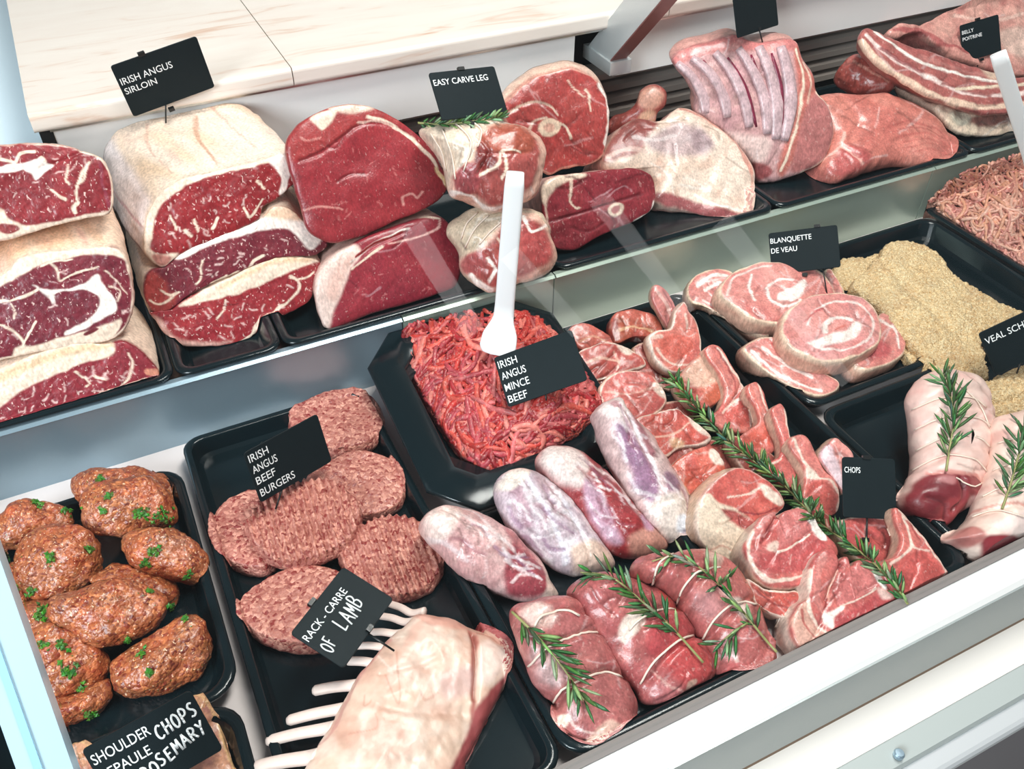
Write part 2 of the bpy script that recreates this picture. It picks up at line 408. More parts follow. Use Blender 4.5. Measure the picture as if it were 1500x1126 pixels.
def solid(name, out, anchor, n, mat, base, feats=(), side=None, top=0.006, depth=0.03, mode='face', p=4.0, ext=None, spine=None, step=2.4,
          bulge=0.03, taper=0.0, lump=(0.0015, 40), fine=(0.0, 300), grooves=(), floor=None, parent=None, sharp=False, ridge=None, warp=2.5, sidefeats=(), loc=None, veins=None):
    """A solid grown from the outline of its visible face: the face lies on a plane at its real place, and the body goes back from it."""
    _seed[0] += 1; sd = _seed[0]
    O = np.array(out, float); O = O if sharp else smooth(O, True, 8)
    if veins is None: veins = {'smooth_meat': 9, 'fat_skin': 6, 'rump_cut': 4}.get(mat.name, 0)
    feats = list(feats); grooves = list(grooves); r2 = np.random.default_rng(sd); lo_, hi_ = O.min(0), O.max(0); sz = float(np.clip(np.linalg.norm(hi_ - lo_) / 120, 0.35, 1.3)); a0 = r2.random() * 3.1
    bc = np.asarray(base, float); new = []
    for k in range(veins * 3):
        if len(new) >= veins: break
        q0 = lo_ + (hi_ - lo_) * r2.random(2); a = a0 + r2.normal() * 0.6; l = sz * r2.uniform(16, 46)
        q = np.array([q0, q0 + l * 0.5 * np.array([math.cos(a), math.sin(a)]), q0 + l * np.array([math.cos(a + 0.4 * r2.normal()), math.sin(a + 0.4 * r2.normal())])])
        if not inside(q, O).all(): continue
        if len(new) % 2: new.append(Ln(q, r2.uniform(1.4, 3.6), 255 - (255 - bc) * 0.45, 0.5, 0))
        else: new.append(Ln(q, r2.uniform(1.6, 4.0), bc * 0.66, 0.5, 1)); grooves.append((q, 2.6, 0.0012))
    feats = feats[:2] + new + feats[2:]
    per = np.linalg.norm(np.roll(O, -1, 0) - O, axis=1).sum(); Nn = int(max(36, per / step)); O = resample(O, Nn)
    if spine is None: Cc = np.tile(O.mean(0), (Nn, 1))
    else:
        sp = np.array(spine, float)
        if len(sp) == 1: Cc = np.tile(sp, (Nn, 1))
        else:
            A, B = sp[:-1], sp[1:]; best = np.full(Nn, 1e9); Cc = np.zeros((Nn, 2))
            for a, b in zip(A, B):
                ab = b - a; t = np.clip(((O - a) @ ab) / (ab @ ab), 0, 1); q = a + t[:, None] * ab; d = np.linalg.norm(O - q, axis=1)
                k = d < best; Cc[k] = q[k]; best[k] = d[k]
    if isinstance(anchor[0], str):
        ap = anchor[1] if len(anchor) > 2 else O.mean(0); P0 = at_z(*ap, anchor[-1]) if anchor[0] == 'z' else at_y(*ap, anchor[-1])
    else: P0 = np.asarray(anchor, float)
    if isinstance(n, str): n = unit(CAM - P0)
    n = unit(n)
    rad = np.linalg.norm(O - Cc, axis=1).max(); K = int(max(6, rad / step))
    kk = np.linspace(0, 1, K + 1); tt = 0.55 * kk + 0.45 * np.sin(kk * np.pi / 2)
    pex = 2.0 if mode == 'blob' else p
    prof = (1 - np.minimum(tt, 1) ** pex) ** (1 / pex)
    PX = Cc[None] + (O - Cc)[None] * tt[:, None, None]
    UV = [PX.reshape(-1, 2)]
    X = on_plane(UV[0], P0, n)
    hh = (top * prof if mode == 'blob' else top * (prof - 1))
    V = [X + n * np.repeat(hh, Nn)[:, None]]
    reg = [np.zeros(len(X))]; tcol = [np.repeat(tt, Nn)]
    rim = on_plane(O, P0, n); cen = on_plane(Cc, P0, n)
    if mode == 'face': rim = rim - n * top
    if mode == 'blob':
        kb = np.linspace(0, 1, 9)[1:]; tb = np.cos(kb * np.pi / 2); tb[-1] = 0.0
        for t in tb:
            V.append(cen + (rim - cen) * t - n * depth * math.sqrt(max(0, 1 - t * t))); UV.append(Cc + (O - Cc) * (2 - t) ** 0.5); reg.append(np.full(Nn, 1 - t)); tcol.append(np.full(Nn, 1.0))
    else:
        e = -n * depth if ext is None else np.asarray(ext, float)
        ns = int(max(4, min(26, np.linalg.norm(e) / 0.006)))
        for s in np.linspace(0, 1, ns + 1)[1:]:
            sc = 1 + bulge * math.sin(math.pi * s) - taper * s
            V.append(cen.mean(0) + (rim - cen.mean(0)) * sc + e * s); UV.append(O + (O - Cc) * 0.01); reg.append(np.full(Nn, s)); tcol.append(np.full(Nn, 1.0))
        rb = V[-1]; cb = cen + e + 0 * rb
        for t in (0.9, 0.5, 0.0):
            V.append(cb + (rb - cb) * t + unit(e) * 0.006 * (1 - t)); UV.append(O); reg.append(np.ones(Nn)); tcol.append(np.full(Nn, 1.0))
    nr = sum(len(v) for v in V) // Nn
    V = np.concatenate(V); UV = np.concatenate(UV); reg = np.concatenate(reg)
    idx = np.arange(nr * Nn).reshape(nr, Nn)
    a, b = idx[:-1], idx[1:]
    Fq = np.stack([a, np.roll(a, -1, 1), np.roll(b, -1, 1), b], -1).reshape(-1, 4)
    # normals
    e1 = V[Fq[:, 2]] - V[Fq[:, 0]]; e2 = V[Fq[:, 3]] - V[Fq[:, 1]]; fn = np.cross(e1, e2)
    vn = np.zeros_like(V)
    for k in range(4): np.add.at(vn, Fq[:, k], fn)
    if (vn[:Nn * 3].mean(0) @ n) < 0: vn = -vn; Fq = Fq[:, ::-1]
    vn /= np.linalg.norm(vn, axis=1)[:, None] + 1e-12
    vn[:Nn] = n
    disp = lump[0] * fbm(V * lump[1] + sd * 3.3, 3, sd)
    if fine[0]: disp = disp + fine[0] * fbm(V * fine[1] + sd, 2, sd + 3)
    front = (reg == 0)
    for g in grooves:
        P = smooth(np.array(g[0], float), False, 5) if len(g[0]) > 2 else np.array(g[0], float)
        disp = disp - g[2] * np.exp(-(segdist(UV, P) / g[1]) ** 2) * np.where(front, 1, np.maximum(0, 1 - reg * 1.5))
    if ridge:
        ang, wl, am = ridge; ph = (UV[:, 0] * math.cos(ang) + UV[:, 1] * math.sin(ang)) / wl * 2 * math.pi + 1.2 * fbm(np.concatenate([UV / 40, UV[:, :1] * 0], 1), 2, sd)
        disp = disp + am * np.sin(ph) * np.where(front, 1, 0)
    V = V + vn * disp[:, None]
    if floor is not None:
        low = V[:, 2] < floor; V[low, 2] = floor + 0.0004 * rng.random(low.sum())
    V = rest(V)
    base4 = np.concatenate([lin(base), [1.0]])
    col = np.tile(base4, (len(V), 1))
    col = paint(col, UV, feats, sd, O, warp)
    if side is not None:
        s4 = np.concatenate([lin(side), [0.0]]); sc = np.tile(s4, (len(V), 1))
        if sidefeats:
            SU = UV + np.stack([reg * 60, reg * 45], 1); sc = paint(sc, SU, sidefeats, sd + 1, O, warp)
        k = np.where(front, 0, sstep(0.0, 0.06, reg))[:, None]; col = col * (1 - k) + sc * k
    col[:, :3] = col[:, :3] ** 1.10
    lu = (col[:, :3] @ np.array([0.3, 0.59, 0.11]))[:, None]; col[:, :3] = col[:, :3] * 0.90 + lu * 0.10
    o = mk(name, V, Fq.tolist(), mat, parent, loc, col)
    return o
def pxvec(fpx, bpx, P0, n, dy):
    a = on_plane(fpx, P0, n)[0]; b = at_y(*bpx, a[1] + dy); return b - a
# ================================================================== the setting and the counter
fl = mk('floor', *box(-3, 4, -2, 4, -0.95, -0.90), plain('shop_floor', (150, 146, 140), rough=0.5, grain=0.08, gscale=6)); fl['kind'] = 'structure'

wl = mk('wall_back', *box(-3, 4, 3.2, 3.3, -0.95, 2.6), plain('shop_wall', (206, 200, 192), rough=0.7, grain=0.05, gscale=5)); wl['kind'] = 'structure'

CT = empty('display_counter', (0.5, 0.75, -0.9)); CT['_loc'] = [0.5, 0.75, -0.9]
tag(CT, 'long white and steel butcher display counter with sloping glass, holding every tray of meat', 'display counter')
def part(name, VF, mat, label=None, parent=None, smooth=False):
    o = mk(name, VF[0], VF[1], mat, parent or CT, smooth=smooth)
    o['_loc'] = (parent or CT)['_loc']
    if label: o['label'] = label
    return o
XL, XR = -0.34, 2.3
part('deck', box(XL, XR, 0.285, 0.90, -0.02, 0.0), MDECK, 'pale deck under the front trays')
part('rear_deck', box(XL, XR, 0.880, 1.30, 0.066, 0.080), MSTEEL, 'raised rear deck')
def riser(x0, x1, mat, lab):
    part('riser_panel', prism([(0.874, 0.0), (0.874, 0.094), (0.869, 0.097), (0.873, 0.1), (0.880, 0.1), (0.880, 0.0)], x0, x1), mat, lab)
riser(XL, 0.272, MSTEELB, 'steel riser panel behind the burgers, coloured for bluish light')
riser(0.274, 0.496, MSTEELG, 'short steel riser panel behind the minced beef')
riser(0.498, 1.205, MSTEELG, 'steel riser panel behind the chops, coloured for greenish light')
riser(1.207, XR, MSTEELG, 'steel riser panel behind the pale mince')
# front rail, stepping down towards the customer
part('rail_lip', prism([(0.292, -0.02), (0.292, 0.040), (0.2885, 0.041), (0.283, 0.038), (0.283, -0.02)], XL, XR), plain('grey_seal', (128, 122, 118), rough=0.5), 'grey channel lip that holds the glass')
part('rail_ledge', prism([(0.283, -0.02), (0.283, 0.035), (0.256, 0.034), (0.2515, 0.030), (0.2515, -0.02)], XL, XR), plain('white_ledge', (216, 217, 214), rough=0.3), 'white top ledge of the front rail')
part('rail_face', prism([(0.2725, -0.07), (0.2725, -0.02), (0.2515, -0.02), (0.2515, -0.064), (0.249, -0.070)], XL, XR), plain('brown_joint', (126, 104, 84), rough=0.6), 'thin brown joint line under the rail')
part('rail_face', prism([(0.2514, -0.062), (0.2514, 0.030), (0.2495, 0.030), (0.2495, -0.062)], XL, XR), plain('satin_grey_rail', (158, 166, 164), rough=0.35, metal=0.3), 'brushed steel front face of the rail')
part('bumper_ledge', prism([(0.30, -0.16), (0.30, -0.069), (0.214, -0.069), (0.211, -0.071), (0.211, -0.16)], XL, XR), plain('cream_ledge', (236, 231, 222), rough=0.35), 'broad cream ledge below the rail')
part('bumper_face', prism([(0.211, -0.16), (0.211, -0.073), (0.188, -0.080), (0.186, -0.084), (0.186, -0.16)], XL, XR), plain('pale_grey_metal', (182, 190, 186), rough=0.35, metal=0.2), 'pale grey sloping strip with a screw')
th = np.linspace(0, math.pi, 9)
part('bumper_bar', prism([(0.186, -0.10), (0.186, -0.09)] + [(0.176 - 0.011 * math.sin(t) + 0.0, -0.092 - 0.011 + 0.011 * math.cos(t)) for t in th] + [(0.186, -0.116)], XL, XR), MALU, 'rounded steel bumper bar', smooth=False)
part('shadow_gap', prism([(0.30, -0.16), (0.30, -0.115), (0.180, -0.115), (0.180, -0.16)], XL, XR), MDARK)
part('kick_panel', prism([(0.30, -0.9), (0.30, -0.165), (0.190, -0.145), (0.172, -0.140), (0.172, -0.9)], XL, XR), plain('grey_front', (128, 124, 128), rough=0.4), 'grey front panel')
sc_ = at_z(1317, 1104, -0.0735)
a = np.linspace(0, 2 * np.pi, 17)[:-1]
def disc_screw(c, r, h):
    V = []; 
    for rr, zz in ((r, -0.003), (r, h * 0.4), (r * 0.75, h), (0.0, h * 1.05)): V += [(c[0] + rr * math.cos(t), c[1] + rr * math.sin(t), c[2] + zz) for t in a]
    return np.array(V), [(i * 16 + j, i * 16 + (j + 1) % 16, (i + 1) * 16 + (j + 1) % 16, (i + 1) * 16 + j) for i in range(3) for j in range(16)]
part('screw', disc_screw(sc_, 0.0055, 0.003), MSTEELB, 'small round steel screw')
# rear fascia, vents, marble
part('fascia_panel', prism([(1.2, 0.206), (1.2, 0.288), (1.212, 0.288), (1.212, 0.206)], -0.062, 0.700), MFASC, 'white fascia below the marble')
part('fascia_panel', prism([(1.2, 0.206), (1.2, 0.288), (1.212, 0.288), (1.212, 0.206)], 0.775, XR), MFASC, 'white fascia right of the post')
part('fascia_trim', prism([(1.196, 0.286), (1.196, 0.2925), (1.212, 0.2925), (1.212, 0.286)], -0.065, XR), MSTEEL, 'thin metal strip under the marble')
part('end_post', box(-0.078, -0.063, 1.198, 1.22, 0.08, 0.292), MDARK, 'black end post of the fascia')
part('vent_backing', box(-0.06, XR, 1.262, 1.28, 0.07, 0.30), MDARK)
for k in range(5):
    z = 0.100 + 0.023 * k
    part('vent_slat', prism([(1.222, z), (1.222, z + 0.010), (1.230, z + 0.014), (1.252, z + 0.018), (1.252, z + 0.010)], -0.06, XR), MSLAT)
part('side_shelf', box(-0.70, -0.079, 1.20, 2.1, 0.18, 0.235, 0.004), plain('pale_blue_enamel', (214, 233, 243), rough=0.4), 'pale blue-white shelf left of the marble')
part('rear_cabinet', box(-0.06, XR, 1.30, 2.1, -0.9, 0.29), MFASC)
part('carcass', box(XL, XR, 0.31, 1.29, -0.9, -0.03), MFASC)
def slab(x0, x1, lab):
    r = 0.006; z0, z1, y0 = 0.2925, 0.3185, 1.182
    pr = [(2.1, z0), (2.1, z1)] + [(y0 + r - r * math.sin(t), z1 - r + r * math.cos(t)) for t in np.linspace(0, math.pi / 2, 5)] + [(y0 + r - r * math.cos(t), z0 + r - r * math.sin(t)) for t in np.linspace(0, math.pi / 2, 5)]
    return part('marble_slab', prism(pr, x0, x1), MMARB, lab)
slab(-0.082, 0.2485, 'left slab of the cream marble worktop'); slab(0.2500, 0.86, 'right slab of the cream marble worktop'); slab(0.8615, XR, 'far right slab of the marble worktop')
# leaning post with its foot
def bar(p, q, w, d, xdir=(1, 0, 0)):
    p, q = np.array(p), np.array(q); t = unit(q - p); x = np.array(xdir, float); nn = unit(np.cross(t, x))
    V = [c + sx * w * x + sy * d * nn for c in (p, q) for sx, sy in ((-1, -1), (1, -1), (1, 1), (-1, 1))]
    return np.array(V), [(0, 3, 2, 1), (4, 5, 6, 7), (0, 1, 5, 4), (1, 2, 6, 5), (2, 3, 7, 6), (3, 0, 4, 7)]
fb = at_y(893, 112, 1.160); xa, xb, zb = fb[0], at_y(924, 105, 1.160)[0], fb[2]; zt = at_y(895, 92, 1.160)[2]
yb = 1.160 + 0.088
po = part('glass_support_post', prism([(1.170, zt - 0.002), (yb - 0.01, zt - 0.002), (yb - 0.01 - 0.40, zt + 0.43), (1.170 - 0.40, zt + 0.43)], xa + 0.003, xb - 0.006), MALU, 'leaning satin metal post that carries the glass')
part('post_front_strip', prism([(1.1695, zt - 0.001), (1.1668, zt - 0.001), (1.1668 - 0.40, zt + 0.43), (1.1695 - 0.40, zt + 0.43)], xa + 0.0035, xb - 0.0065), plain('brown_strip', (136, 84, 78), rough=0.4), 'brown strip along the front edge', po)
part('post_foot', box(xa, xb, 1.160, yb, zb, zt, 0.001), MALU, 'rectangular foot of the post', po)
# sloping front glass with its end profile
gb = np.array([0.290, 0.038]); gd = unit((0.64, 0.77)); gn = np.array([-gd[1], gd[0]])
L_ = 0.80
def gp(s, t): return tuple(gb + gd * s + gn * t)
part('glass_pane', prism([gp(0, 0), gp(L_, 0), gp(L_, 0.006), gp(0, 0.006)], -0.150, XR), MGLASS, 'sloping clear front glass')
ep = part('glass_end_profile', prism([(y, z) for y, z in (gp(-0.03, -0.008), gp(L_, -0.008), gp(L_, 0.012), gp(-0.03, 0.012))], -0.1865, -0.1535), plain('pale_blue_profile', (196, 228, 242), rough=0.25, metal=0.3), 'pale blue profile at the left end of the glass')
part('profile_groove', prism([gp(-0.03, 0.0121), gp(L_, 0.0121), gp(L_, 0.0135), gp(-0.03, 0.0135)], -0.176, -0.171), plain('blue_groove', (150, 194, 216), rough=0.3), None, ep)
part('end_panel', box(-0.345, -0.335, 0.29, 1.2, -0.02, 0.10), MDARK, 'dark end panel')

# ================================================================== trays
def rrect(x0, x1, y0, y1, r, n=6, cut=None):
    P = []
    for cx, cy, a0 in ((x1 - r, y1 - r, 0), (x0 + r, y1 - r, 90), (x0 + r, y0 + r, 180), (x1 - r, y0 + r, 270)):
        for k in range(n): t = math.radians(a0 + 90 * k / (n - 1)); P.append((cx + r * math.cos(t), cy + r * math.sin(t)))
    return np.array(P)
TR = {}
def tray(key, x0, x1, y0, y1, zl, zf, label, lip=0.009, rad=0.02, slope=0.010, n=6, mat=None, tilt=0.0):
    rings = [(rrect(x0, x1, y0, y1, rad, n), zl - 0.004), (rrect(x0, x1, y0, y1, rad, n), zl - 0.002), (rrect(x0 + .0018, x1 - .0018, y0 + .0018, y1 - .0018, rad, n), zl),
             (rrect(x0 + lip, x1 - lip, y0 + lip, y1 - lip, max(rad - lip * .6, .004), n), zl), (rrect(x0 + lip + .0015, x1 - lip - .0015, y0 + lip + .0015, y1 - lip - .0015, max(rad - lip * .6, .004), n), zl - .002)]
    i = lip + slope
    rings += [(rrect(x0 + i, x1 - i, y0 + i, y1 - i, max(rad - lip * .6, .004), n), zf + .004), (rrect(x0 + i + .004, x1 - i - .004, y0 + i + .004, y1 - i - .004, max(rad - lip * .6, .004), n), zf)]
    i2 = i - 0.002
    under = [(rrect(x0 + i2, x1 - i2, y0 + i2, y1 - i2, max(rad - lip * .6, .004), n), zf - .003), (rrect(x0 + lip - .002, x1 - lip + .002, y0 + lip - .002, y1 - lip + .002, rad, n), zl - .005)]
    V = []; m = len(rings[0][0])
    for P, z in rings + under: V += [(x, y, z) for x, y in P]
    k = len(rings); Fc = [(r * m + j, r * m + (j + 1) % m, (r + 1) * m + (j + 1) % m, (r + 1) * m + j) for r in range(k - 1) for j in range(m)]
    Fc.append(tuple((k - 1) * m + j for j in range(m)))
    Fc.append(tuple(k * m + j for j in range(m - 1, -1, -1)))
    Fc += [(k * m + j, k * m + (j + 1) % m, (k + 1) * m + (j + 1) % m, (k + 1) * m + j) for j in range(m)]
    Fc += [((k + 1) * m + j, (k + 1) * m + (j + 1) % m, (j + 1) % m, j) for j in range(m)]
    V = np.array(V); V[:, 2] += tilt * (V[:, 1] - y0) / (y1 - y0)
    if not tilt: TRAYS.append((x0, x1, y0, y1, zl, zf, lip, slope, rad if n > 2 else rad / 0.586))
    o = mk('display_tray', np.array(V), Fc, mat or MTRAY, smooth=False)
    fl_ = [False] * len(o.data.polygons)
    for q in list(range(0, 4 * m)) + list(range(len(fl_) - m, len(fl_))): fl_[q] = True
    o.data.polygons.foreach_set('use_smooth', fl_)
    tag(o, label, 'tray', 'black display trays'); TR[key] = o
    return o
tray('kofta', -0.30, -0.038, 0.492, 0.812, 0.030, 0.005, 'black tray of spiced meat patties with parsley', rad=0.032)
tray('shoulder', -0.30, -0.045, 0.296, 0.487, 0.030, 0.005, 'black tray with the marinated shoulder chops', rad=0.03)
tray('burger', -0.030, 0.203, 0.294, 0.850, 0.030, 0.005, 'long black tray holding round burgers and the rack of lamb', rad=0.022, lip=0.008, slope=0.005)
tray('mince', 0.207, 0.470, 0.590, 0.872, 0.033, 0.008, 'wide-rimmed black tray filled with red minced beef, tipped towards the customer', lip=0.042, rad=0.045, slope=0.006, n=2, tilt=0.052)
tray('roast', 0.205, 0.447, 0.294, 0.588, 0.030, 0.005, 'black tray of lamb shanks and tied roasts', rad=0.03)
tray('chop', 0.472, 0.700, 0.294, 0.842, 0.030, 0.005, 'long black tray packed with lamb chops', rad=0.022)
tray('veal', 0.703, 0.925, 0.560, 0.842, 0.030, 0.005, 'black tray holding rolled veal slices', rad=0.025)
tray('pork', 0.703, 1.15, 0.294, 0.552, 0.030, 0.005, 'black tray under the two netted roasts with rosemary', rad=0.025)
tray('schnitzel', 0.928, 1.190, 0.556, 0.842, 0.030, 0.005, 'black tray under the breaded schnitzels', rad=0.025)
tray('vealmince', 1.193, 1.50, 0.540, 0.868, 0.034, 0.005, 'black tray of pale minced veal', lip=0.012, rad=0.03)
ZR = 0.086
tray('r1', -0.33, -0.012, 0.8735, 1.19, 0.108, ZR - 0.002, 'black rear tray under the ribeye joints', rad=0.02)
tray('r2', -0.010, 0.118, 0.8735, 1.19, 0.108, ZR - 0.002, 'black rear tray under the fat-topped sirloin joints', rad=0.02)
tray('r3', 0.120, 0.500, 0.8735, 1.19, 0.108, ZR - 0.002, 'black rear tray under the rump joints and carved leg rolls', rad=0.02)
tray('r4', 0.502, 0.880, 0.8735, 1.19, 0.108, ZR - 0.002, 'black rear tray under leg steaks and lamb shoulder', rad=0.02)
tray('r5', 0.882, 1.292, 0.8735, 1.19, 0.108, ZR - 0.002, 'black rear tray under the pork rib rack', rad=0.02)
tray('r6', 1.294, 1.75, 0.8735, 1.19, 0.108, ZR - 0.002, 'black rear tray under the pork belly slabs', rad=0.02)
# ================================================================== meat on the rear deck
FAT = (238, 214, 192); FATW = (246, 232, 222); FATO = (232, 188, 140); PUR = (120, 40, 56); RED = (152, 34, 44)
LEAN_F = unit((0.0, -0.88, 0.48))      # stacked faces lean back
RJ = []                                 # rear pieces, for setting tags on
def rear(name, label, cat, out, base, feats, anchor, mat=MB, n=LEAN_F, ext=(0, 0.15, 0.0), side=FAT, group=None, **kw):
    o = solid(name, out, anchor, n, mat, base, feats, side=side, ext=ext, mode='face', **kw)
    tag(o, label, cat, group); RJ.append(o); return o

GA = 'ribeye and sirloin joints stacked at the left of the rear deck'
pA = ('z', (60, 625), 0.091)
oA1 = [(-90, 216), (0, 211), (45, 209), (90, 211), (118, 220), (148, 231), (161, 250), (167, 285), (160, 312), (130, 319), (95, 327), (45, 341), (0, 353), (-90, 362)]
A1 = rear('ribeye_joint', 'topmost marbled ribeye joint at the left end, cut face cut off by the frame', 'meat', oA1, (142, 38, 46),
     [Rim(3, FAT), Mo((166, 52, 58), 30, 0.1, 0.5), Ln([(-60, 252), (0, 248), (25, 245), (45, 241), (60, 237)], 13, FATW), Pg([(34, 246), (60, 236), (79, 242), (66, 252), (53, 264), (46, 254)], FATW, 1.5),
      Ln([(0, 233), (22, 238), (28, 226), (50, 222)], 5, FAT), Ln([(58, 238), (60, 230), (68, 236)], 4, FAT), Pg([(-60, 300), (0, 304), (12, 318), (40, 330), (90, 322), (140, 311), (162, 308), (155, 320), (95, 328), (40, 342), (-60, 356)], FAT, 2),
      Pg([(0, 327), (20, 328), (30, 336), (12, 342), (0, 338)], (150, 60, 60), 1.5, lean=1), Ln([(112, 292), (113, 272), (119, 258), (130, 238)], 4.5, FAT), Ln([(113, 270), (122, 262), (128, 246)], 3, FAT), Ln([(74, 278), (84, 286), (96, 292)], 4, FAT), Ln([(100, 240), (97, 262), (102, 270)], 3, FAT),
      Ln([(110, 310), (108, 302), (114, 296)], 6, FAT), Ln([(148, 240), (150, 270), (160, 300)], 6, (150, 70, 90), 0.6)] + marble_lines(oA1, 22, (1.2, 2.2), (5, 14)),
     ('z', (60, 625), 0.091), grooves=[([(60, 245), (90, 236), (118, 222)], 3, 0.0015)], taper=0.15, ext=(-0.015, 0.13, -0.055), group=GA, fine=(0.0008, 160))
oA2 = [(-90, 440), (0, 404), (28, 379), (70, 369), (120, 364), (165, 362), (183, 376), (193, 405), (197, 440), (186, 478), (162, 499), (120, 506), (60, 516), (0, 528), (-90, 542)]
A2 = rear('ribeye_joint', 'purple-red ribeye joint with a white horseshoe of fat, middle of the left stack', 'meat', oA2, (122, 38, 54),
     [Rim(4, FAT), Mo((140, 44, 58), 28, 0.1, 0.5), Pg([(-60, 430), (0, 402), (28, 377), (70, 366), (130, 362), (180, 366), (188, 384), (165, 374), (120, 374), (95, 380), (70, 384), (40, 398), (0, 418)], FAT, 2),
      Pg([(48, 417), (62, 424), (80, 424), (100, 423), (125, 414), (142, 402), (150, 416), (168, 438), (170, 456), (152, 465), (122, 482), (96, 492), (98, 484), (124, 470), (140, 455), (146, 440), (138, 430), (122, 424), (104, 426), (90, 427), (80, 432), (79, 447), (70, 436)], FATW, 1.5),
      Ln([(-40, 440), (0, 441), (30, 436), (55, 424)], 4, FAT), Ln([(72, 384), (84, 396), (88, 410), (100, 405), (125, 396), (142, 392)], 3.5, FAT), Ln([(60, 390), (75, 384), (105, 380)], 2.5, FAT),
      Pg([(20, 512), (32, 506), (50, 506), (90, 495), (130, 484), (155, 476), (178, 468), (160, 500), (110, 508), (50, 518), (20, 524)], FAT, 2), Ln([(0, 476), (20, 486), (33, 500), (38, 512)], 3.5, FAT), Ln([(34, 505), (42, 490), (52, 472)], 3, FAT), Ln([(20, 465), (22, 455), (16, 445)], 4, FAT),
      Pg([(122, 490), (135, 481), (145, 483), (128, 492)], (120, 40, 50), 1, lean=1), Ln([(155, 398), (172, 412), (186, 430)], 2, FAT, 0.8), Ln([(160, 420), (176, 425), (172, 440)], 2, FAT, 0.8)] + marble_lines(oA2, 26, (1.2, 2.2), (5, 13)),
     ('z', (60, 625), 0.091), grooves=[([(60, 405), (90, 412), (140, 395)], 2.5, 0.001)], ext=(0.0, 0.13, 0.018), side=(236, 205, 180),
     sidefeats=[Mo((228, 176, 132), 40, 0.0, 0.6), Mo((200, 120, 110), 25, 0.35, 0.5)], group=GA, fine=(0.0008, 160))
oA3 = [(-90, 580), (0, 540), (60, 516), (110, 503), (155, 503), (178, 500), (195, 507), (217, 525), (235, 548), (220, 558), (150, 586), (50, 620), (0, 636), (-90, 664)]
A3 = rear('sirloin_joint', 'red sirloin joint under a cream fat strip, lowest of the left stack', 'meat', oA3, (142, 40, 54),
     [Mo((160, 48, 58), 25, 0.1, 0.5), Pg([(-90, 575), (0, 538), (60, 512), (110, 500), (155, 500), (168, 507), (160, 522), (120, 533), (70, 553), (30, 572), (0, 596), (-90, 640)], FAT, 2), Mo((228, 190, 150), 30, 0.3, 0.0),
      Pg([(0, 545), (60, 520), (110, 506), (160, 503), (160, 510), (110, 518), (60, 534), (0, 560)], (230, 192, 150), 4, 0.8), Ln([(188, 518), (194, 530), (190, 550), (178, 564)], 3, FAT), Ln([(110, 545), (130, 560), (126, 566)], 3, FAT), Ln([(140, 552), (155, 556)], 5, FAT), Ln([(150, 586), (180, 570), (214, 556)], 5, FAT, 0.8), Ln([(215, 545), (236, 546)], 9, (220, 150, 120), 0.8)]
     + marble_lines([(0, 610), (60, 570), (150, 540), (200, 540), (150, 575), (0, 625)], 34, (1.4, 2.6), (6, 16)),
     pA, ext=(0, 0.12, 0.0), group=GA, fine=(0.0008, 160))

GB = 'sirloin joints in the second rear stack'
pB = ('z', (300, 507), 0.091)
P0b = at_z(300, 507, 0.091)
oB1 = [(212, 362), (213, 330), (222, 300), (240, 277), (280, 257), (330, 245), (380, 234), (410, 226), (435, 231), (446, 248), (440, 264), (415, 284), (388, 302), (376, 322), (330, 346), (290, 359), (264, 372), (242, 391), (228, 388), (215, 374)]
B1 = rear('sirloin_joint', 'large sirloin block with a broad cream fat cap, standing under the marble ledge', 'meat', oB1, (146, 28, 36),
     [Mo((166, 36, 42), 30, 0.1, 0.5), Pg([(208, 364), (211, 328), (220, 298), (238, 275), (280, 254), (330, 242), (380, 231), (412, 222), (414, 232), (395, 238), (360, 247), (320, 255), (285, 266), (258, 282), (236, 300), (226, 326), (222, 350), (220, 366), (238, 372), (262, 372), (242, 393), (226, 390)], FAT, 1.8),
      Pg([(394, 236), (412, 224), (437, 229), (447, 246), (436, 246), (424, 258), (419, 280), (409, 283), (412, 262), (406, 248)], FATW, 1.5), Pg([(222, 374), (236, 372), (252, 378), (242, 389), (230, 387)], (196, 110, 100), 2, 0.8), Ln([(378, 266), (386, 276)], 4, FAT), Ln([(250, 316), (258, 336)], 4, FAT), Ln([(284, 320), (290, 338)], 4, FAT), Ln([(312, 334), (320, 320)], 6, FAT), Ln([(358, 304), (366, 318), (376, 306), (384, 292)], 4, FAT), Ln([(272, 338), (280, 346)], 4, FAT)]
     + marble_lines([(225, 350), (240, 290), (300, 262), (380, 245), (405, 270), (380, 310), (300, 345), (250, 365)], 36, (1.3, 2.6), (4, 12), ang=1.2),
     pB, ext=pxvec((300, 255), (226, 165), P0b, LEAN_F, 0.165), taper=0.05, side=(242, 222, 204), bulge=0.05,
     sidefeats=[Mo((240, 206, 168), 45, 0.05, 0.7), Mo((226, 180, 170), 24, 0.35, 0.5), Pg([(196, 300), (222, 296), (262, 318), (304, 372), (310, 450), (250, 450), (200, 390)], (246, 234, 234), 8, 0.95), Ln([(215, 340), (250, 372), (285, 396)], 4, (206, 140, 150), 0.6), Ln([(222, 380), (252, 404), (290, 420)], 5, (196, 120, 130), 0.5), Ln([(330, 250), (360, 268), (400, 276)], 3, (206, 150, 120), 0.7), Ln([(400, 240), (420, 262), (450, 276)], 4, (226, 170, 150), 0.6), Ln([(270, 270), (290, 290), (330, 296)], 3, (222, 172, 150), 0.6)], group=GB, lump=(0.004, 28), fine=(0.0008, 150))
oB2 = [(212, 410), (222, 396), (242, 391), (264, 372), (300, 351), (350, 336), (385, 319), (402, 302), (426, 305), (446, 324), (462, 342), (482, 357), (466, 372), (440, 375), (400, 380), (350, 399), (310, 416), (272, 436), (246, 456), (225, 457), (213, 440)]
